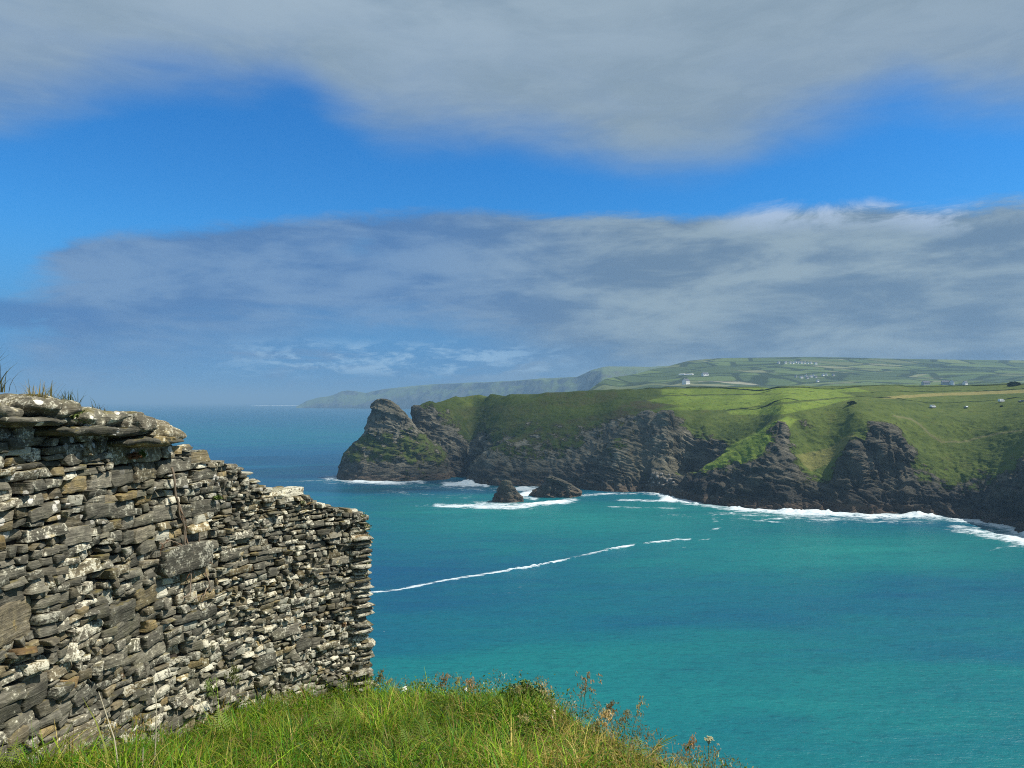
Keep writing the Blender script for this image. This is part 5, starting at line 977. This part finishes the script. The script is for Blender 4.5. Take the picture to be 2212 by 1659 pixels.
for k in range(16):
    u = 810 + k * 47 + rs_.uniform(-14, 14); ve = float(np.interp(u, [q_[0] for q_ in EDGE], [q_[1] for q_ in EDGE])); Y_ = float(np.interp(u, [q_[0] for q_ in EDGE], [q_[2] for q_ in EDGE])) - rs_.uniform(.02, .3)
    stalk(u, ve - rs_.uniform(26, 58), Y_, ve, ('open', 'dense', 'cocks')[k % 3], 'thin wispy grass stalk, one of many small ones along the bank edge', 'wispy grass stalks along the bank edge', 900 + k, lean_u=rs_.uniform(-25, 10), colr=((.26, .22, .13), (.20, .17, .08), (.17, .14, .07))[k % 3], sc_=.62)
# dry straws in front of the wall
M_STRAW = plain('dry straw', (.50, .44, .30), .7, .2, .15, 30)
for k, (pts, Y, lab) in enumerate((([(262, 1668), (248, 1600), (228, 1540), (213, 1494)], 3.5, 'pale bare straw leaning left in front of the wall'), ([(331, 1668), (336, 1600), (338, 1520), (330, 1458)], 3.7, 'pale bare straw standing upright in front of the wall'), ([(307, 1668), (308, 1640), (309, 1615)], 3.4, 'short broken straw between the two longer ones'))):
    P_ = [at(u, v, Y) for u, v in pts]; P_[0][2] = float(bank(P_[0][:1], P_[0][1:2])[0]) - .01; root = empty('straw', P_[0]); tag(root, lab, 'straw')
    ts = np.linspace(0, 1, 12); xs = np.linspace(0, 1, len(P_)); Q_ = np.stack([np.interp(ts, xs, [p_[i] for p_ in P_]) for i in range(3)], 1) - P_[0]
    MB().tube(Q_, [.0046 - .0030 * t for t in ts], 6).build('stem', M_STRAW, root)
    if k < 2:
        side = MB(); side.tube([Q_[8], Q_[8] + np.array([.02, 0, .03]), Q_[8] + np.array([.03, 0, .07])], [.0016, .0013, .0008], 5); side.build('side_shoot', M_STRAW, root)

# ------------------------------------------------------------------ ferns, flowers and the green mound
def frond(mb, base_, az_, L_, arch, seed, wid=.34):
    rs = np.random.default_rng(seed); n = 15; sp = []
    for k in range(n + 1):
        t = k / n; sp.append(np.array([math.cos(az_) * L_ * t * arch, math.sin(az_) * L_ * t * arch, L_ * (t * .85 - .42 * t * t * arch)]) + base_)
    sdv = np.array([-math.sin(az_), math.cos(az_), 0])
    for k in range(2, n):
        t = k / n; l_ = L_ * wid * math.sin(math.pi * min(1, t * .9 + .12)) * (1.05 - t) * 1.3
        for s_ in (-1, 1):
            d_ = sdv * s_ + (sp[k + 1] - sp[k]) / np.linalg.norm(sp[k + 1] - sp[k]) * .35 + np.array([0, 0, -.12]); m_ = 7
            for j in range(1, m_):
                a_ = sp[k] + d_ * l_ * j / m_; w_ = L_ * .030 * (1.15 - j / m_); up = (sp[k + 1] - sp[k - 1]); up = up / np.linalg.norm(up)
                mb.add([a_ - d_ * l_ / m_ * .45, a_ + up * w_, a_ + d_ * l_ / m_ * .5, a_ - up * w_], [(0, 1, 2, 3)])
    return sp
M_FERN = bpy.data.materials.new('fern'); M_FERN.use_nodes = True; g = NT(M_FERN.node_tree); b = M_FERN.node_tree.nodes['Principled BSDF']; tc = g.node('ShaderNodeNewGeometry', out=0); cf = g.mix(g.noise(tc, 14, 3), (.13, .20, .018), (.24, .30, .035))
g.put(b.inputs['Base Color'], cf); b.inputs['Roughness'].default_value = .6; tr = g.node('ShaderNodeBsdfTranslucent', {'Color': cf}); mx = g.node('ShaderNodeMixShader', {0: .4, 1: b.outputs[0], 2: tr}); M_FERN.node_tree.links.new(mx, M_FERN.node_tree.nodes['Material Output'].inputs[0])
for k, (u, v, Y, n_, L_, lab) in enumerate(((718, 1595, 4.6, 5, .26, 'bright yellow green fern in the grass near the wall end'), (900, 1605, 4.3, 5, .24, 'bright fern low in the middle of the grass'), (490, 1590, 4.6, 5, .24, 'pale green fern against the foot of the wall'), (1390, 1612, 4.5, 4, .24, 'dark fern leaning out over the cliff edge'), (20, 1650, 3.35, 5, .22, 'fern at the foot of the wall in the bottom corner'))):
    p_ = at(u, v, Y); p_[2] = float(bank(p_[:1], p_[1:2])[0]); root = empty('fern', p_); tag(root, lab, 'fern')
    for j in range(n_):
        f_ = MB(); sp = frond(f_, np.zeros(3) + [0, 0, .03], j * 2 * math.pi / n_ + k + .4, L_ * random.uniform(.8, 1.15), random.uniform(.5, .9), 40 + k * 9 + j); o = f_.build('frond', M_FERN, root); MB().tube(sp, [.002] * len(sp), 4).build('stalk', M_FERN, o)
M_PETAL = plain('white petal', (.80, .79, .74), .6, .2, .05, 60); M_UMBEL = plain('cream umbel', (.36, .33, .17), .7, .2, .2, 90); M_STEMG = plain('flower stem', (.10, .15, .05), .6)
def flower(u, v, Y, r, kind, lab, nb):
    p_ = at(u, v, Y); q_ = p_.copy(); q_[0] -= .03; q_[1] -= .02; q_[2] = float(bank(q_[:1], q_[1:2])[0]); root = empty('flower', q_); tag(root, lab, 'flower'); rel = p_ - q_
    MB().tube([(0, 0, 0), tuple(rel * .5 + [.01, 0, .01]), tuple(rel)], [.0025, .002, .0016], 5).build('stem', M_STEMG, root); f_ = MB(); rs = np.random.default_rng(nb)
    if kind == 'umbel':
        for j in range(26):
            a_ = rs.random() * 6.28; rr = r * math.sqrt(rs.random()); c_ = rel + np.array([rr * math.cos(a_), rr * math.sin(a_), .012 - rr * .15 + rs.normal(0, .003)]); f_.tube([rel - [0, 0, .02], c_], [.0008, .0006], 3)
            for _ in range(4): o_ = c_ + rs.normal(0, .0045, 3) * [1, 1, .5]; s_ = .005; f_.add([o_ + [-s_, 0, 0], o_ + [0, -s_, .001], o_ + [s_, 0, 0], o_ + [0, s_, .001]], [(0, 1, 2, 3)])
        f_.build('flower_head', M_UMBEL, root)
    else:
        for j in range(9):
            a_ = j * .7; d_ = np.array([math.cos(a_), math.sin(a_) * .6, .45 * math.sin(a_ * 2)]); s_ = np.array([-d_[1], d_[0], .3]); f_.add([rel, rel + d_ * r * .6 + s_ * r * .3, rel + d_ * r + [0, 0, -.004], rel + d_ * r * .6 - s_ * r * .3], [(0, 1, 2, 3)])
        f_.build('petals', M_PETAL, root); MB().tube([rel - [0, 0, .006], rel + [0, -.002, .006]], [r * .25, r * .18], 8).build('flower_centre', M_UMBEL, root)
flower(870, 1488, 5.9, .040, 'petal', 'larger white flower at the bank edge, left of the pair', 1)
flower(903, 1498, 5.9, .026, 'petal', 'smaller white flower at the bank edge, right of the pair', 2)
flower(1531, 1600, 4.15, .022, 'umbel', 'flat cream flower head alone over the sea at the end of the bank', 3)
flower(1004, 1488, 5.8, .022, 'petal', 'small white flower half hidden in grass near the plump brown head', 4)
M_MOUND = bpy.data.materials.new('gorse leaf'); M_MOUND.use_nodes = True; g = NT(M_MOUND.node_tree); b = M_MOUND.node_tree.nodes['Principled BSDF']; g.put(b.inputs['Base Color'], g.mix(g.noise(g.node('ShaderNodeNewGeometry', out=0), 22, 3), (.065, .115, .010), (.15, .21, .022)))
p_ = at(1133, 1540, 5.5); p_[2] = float(bank(p_[:1], p_[1:2])[0]) - .03; root = empty('bush', p_); tag(root, 'low bright green cushion bush at the crest of the bank', 'bush'); leafball('foliage', (0, 0, 0), .21, 9000, M_MOUND, 91, .010, .62, root); MB().tube([(0, 0, -.05), (.01, 0, .08), (.02, .01, .16)], [.012, .01, .006], 6).build('trunk', plain('gorse stem', (.10, .08, .05)), root)

# ------------------------------------------------------------------ plants growing on the wall
def tuft(u, v, ht, n, colr, label, seed, doff=-.05, group='grass tufts on the wall', spread=.05):
    s = s_of_u(u); p_ = wall_pt(np.array([s]), np.array([79.9]), np.array([doff]))[0]; p_[2] = EYE + float(ray(u, v)[1]) * p_[1]; root = empty('grass_tuft', p_); tag(root, label, 'grass tuft', group); rs = np.random.default_rng(seed)
    X = rs.normal(0, spread * .5, n); Y = rs.normal(0, spread * .5, n); c_ = np.array(colr) * rs.uniform(.6, 1.35, (n, 1))
    blades('blades', X, Y, np.full(n, -.01), ht * rs.uniform(.4, 1.05, n), rs.uniform(.003, .0065, n), np.clip(rs.normal(.45, .25, n), 0, 1), rs.random(n) * 6.28, c_, M_GRASS, 4, 1.0, root)
tuft(8, 846, 0.240, 64, (.10, .11, .05), 'grey green grass tuft on the coping at the frame edge', 1); tuft(42, 843, 0.135, 22, (.12, .12, .06), 'few thin grass blades on top of the first coping stone', 2)
tuft(90, 884, 0.165, 96, (.30, .24, .10), 'straw coloured grass tuft growing from the gap under the big round coping stone', 3, .04); tuft(110, 890, 0.105, 48, (.16, .17, .06), 'green and straw grass sprig below the round coping stone', 4, .05)
tuft(195, 880, 0.112, 112, (.10, .115, .045), 'grass tuft in the dip between the two large coping stones', 5, -.12, spread=.12); tuft(270, 893, 0.075, 48, (.12, .11, .06), 'short grass tuft behind the third coping stone', 6, -.12)
tuft(325, 912, 0.083, 54, (.11, .12, .05), 'grass tuft behind the last coping stone', 7, -.15, spread=.09); tuft(318, 955, 0.090, 41, (.34, .30, .10), 'yellow grass sprig in front of the last coping stone', 8, .06)
def clump(u, v, r, n, label, seed, m, doff=.03, name='wall_fern', leaf=.010, cat='wall plant', group='small plants rooted in the wall'):
    s = s_of_u(u); z_ = EYE + float(ray(u, v)[1]) * plan(np.array([s]))[0, 1]; p_ = wall_pt(np.array([s]), np.array([z_]), np.array([doff]))[0]; root = empty(name, p_); tag(root, label, cat, group); leafball('leaves', (0, 0, -r * .4), r, n, m, seed, leaf, 1.0, root)
M_WG = plain('wall fern leaf', (.085, .125, .025), .7, .2, .4, 40); M_MOSS = plain('shaggy lichen', (.17, .175, .085), .9, .1, .35, 40); M_TWIG = plain('rusty roots', (.20, .10, .05), .8, .2, .3, 40)
clump(172, 903, .055, 420, 'small green fern under the second coping stone', 21, M_WG, .06); clump(310, 982, .035, 240, 'green fern tuft hanging below the coping at the gap', 22, M_WG); clump(470, 1075, .026, 150, 'yellow green sprig in a joint under the stepped top', 23, M_WG); clump(655, 1085, .02, 90, 'tiny pale sprig on the step of the wall top', 24, M_MOSS)
clump(297, 985, .034, 160, 'rusty brown dead tuft beside the fern below the coping', 25, M_TWIG, .03, 'dead_tuft', .012)
for k, (u, v, r) in enumerate(((788, 1118, .06), (794, 1140, .065), (796, 1165, .07), (797, 1190, .065), (794, 1215, .06), (792, 1240, .05), (791, 1275, .045), (790, 1320, .05), (789, 1370, .045), (790, 1420, .05), (790, 1460, .06))):
    clump(u - 3, v, r, 420, 'shaggy grey green lichen tuft on the far corner of the wall', 30 + k, M_MOSS, -.03, 'lichen_tuft', .009, 'lichen', 'lichen tufts on the far corner of the wall')
M_VINE = plain('dry creeper stem', (.26, .20, .14), .8, .2, .3, 25)
for k, (pts, r, lab) in enumerate((([(372, 1010), (378, 1060), (388, 1100), (396, 1150), (398, 1200), (408, 1245), (402, 1280), (388, 1290)], .0075, 'thick dry creeper stem hanging down the wall beside the seam'), ([(380, 1075), (392, 1130), (404, 1180), (401, 1230), (407, 1262)], .0055, 'dry creeper stem twisted along the thick one'), ([(425, 1150), (431, 1200), (440, 1240), (444, 1268), (430, 1285), (410, 1292)], .0055, 'pale creeper stem curling to the left like a hook'), ([(340, 1175), (365, 1168), (395, 1180)], .0045, 'short creeper root crossing level to the seam'))):
    P_ = []
    for u, v in pts: s = s_of_u(u); P_.append(wall_pt(np.array([s]), np.array([EYE + float(ray(u, v)[1]) * plan(np.array([s]))[0, 1]]), np.array([.045]))[0])
    P_ = np.array(P_); xs = np.linspace(0, 1, len(P_)); ts = np.linspace(0, 1, 30); Q_ = np.stack([np.interp(ts, xs, P_[:, i]) for i in range(3)], 1); Q_[:, 0] += .006 * np.sin(ts * 23 + k); Q_[:, 2] += .004 * np.sin(ts * 31)
    root = empty('creeper', P_[0]); tag(root, lab, 'creeper', 'dry creeper stems on the wall'); MB().tube(Q_ - P_[0], [r * (1 - .5 * t) for t in ts], 6).build('stem', M_VINE, root)
    tw = MB(); rs = np.random.default_rng(k)
    for j in range(7): i = rs.integers(2, 28); d_ = rs.normal(0, .03, 3); tw.tube([Q_[i] - P_[0], Q_[i] - P_[0] + d_ * .6, Q_[i] - P_[0] + d_ + [0, 0, -.02]], [.002, .0016, .0008], 4)
    tw.build('rootlets', M_TWIG, root)
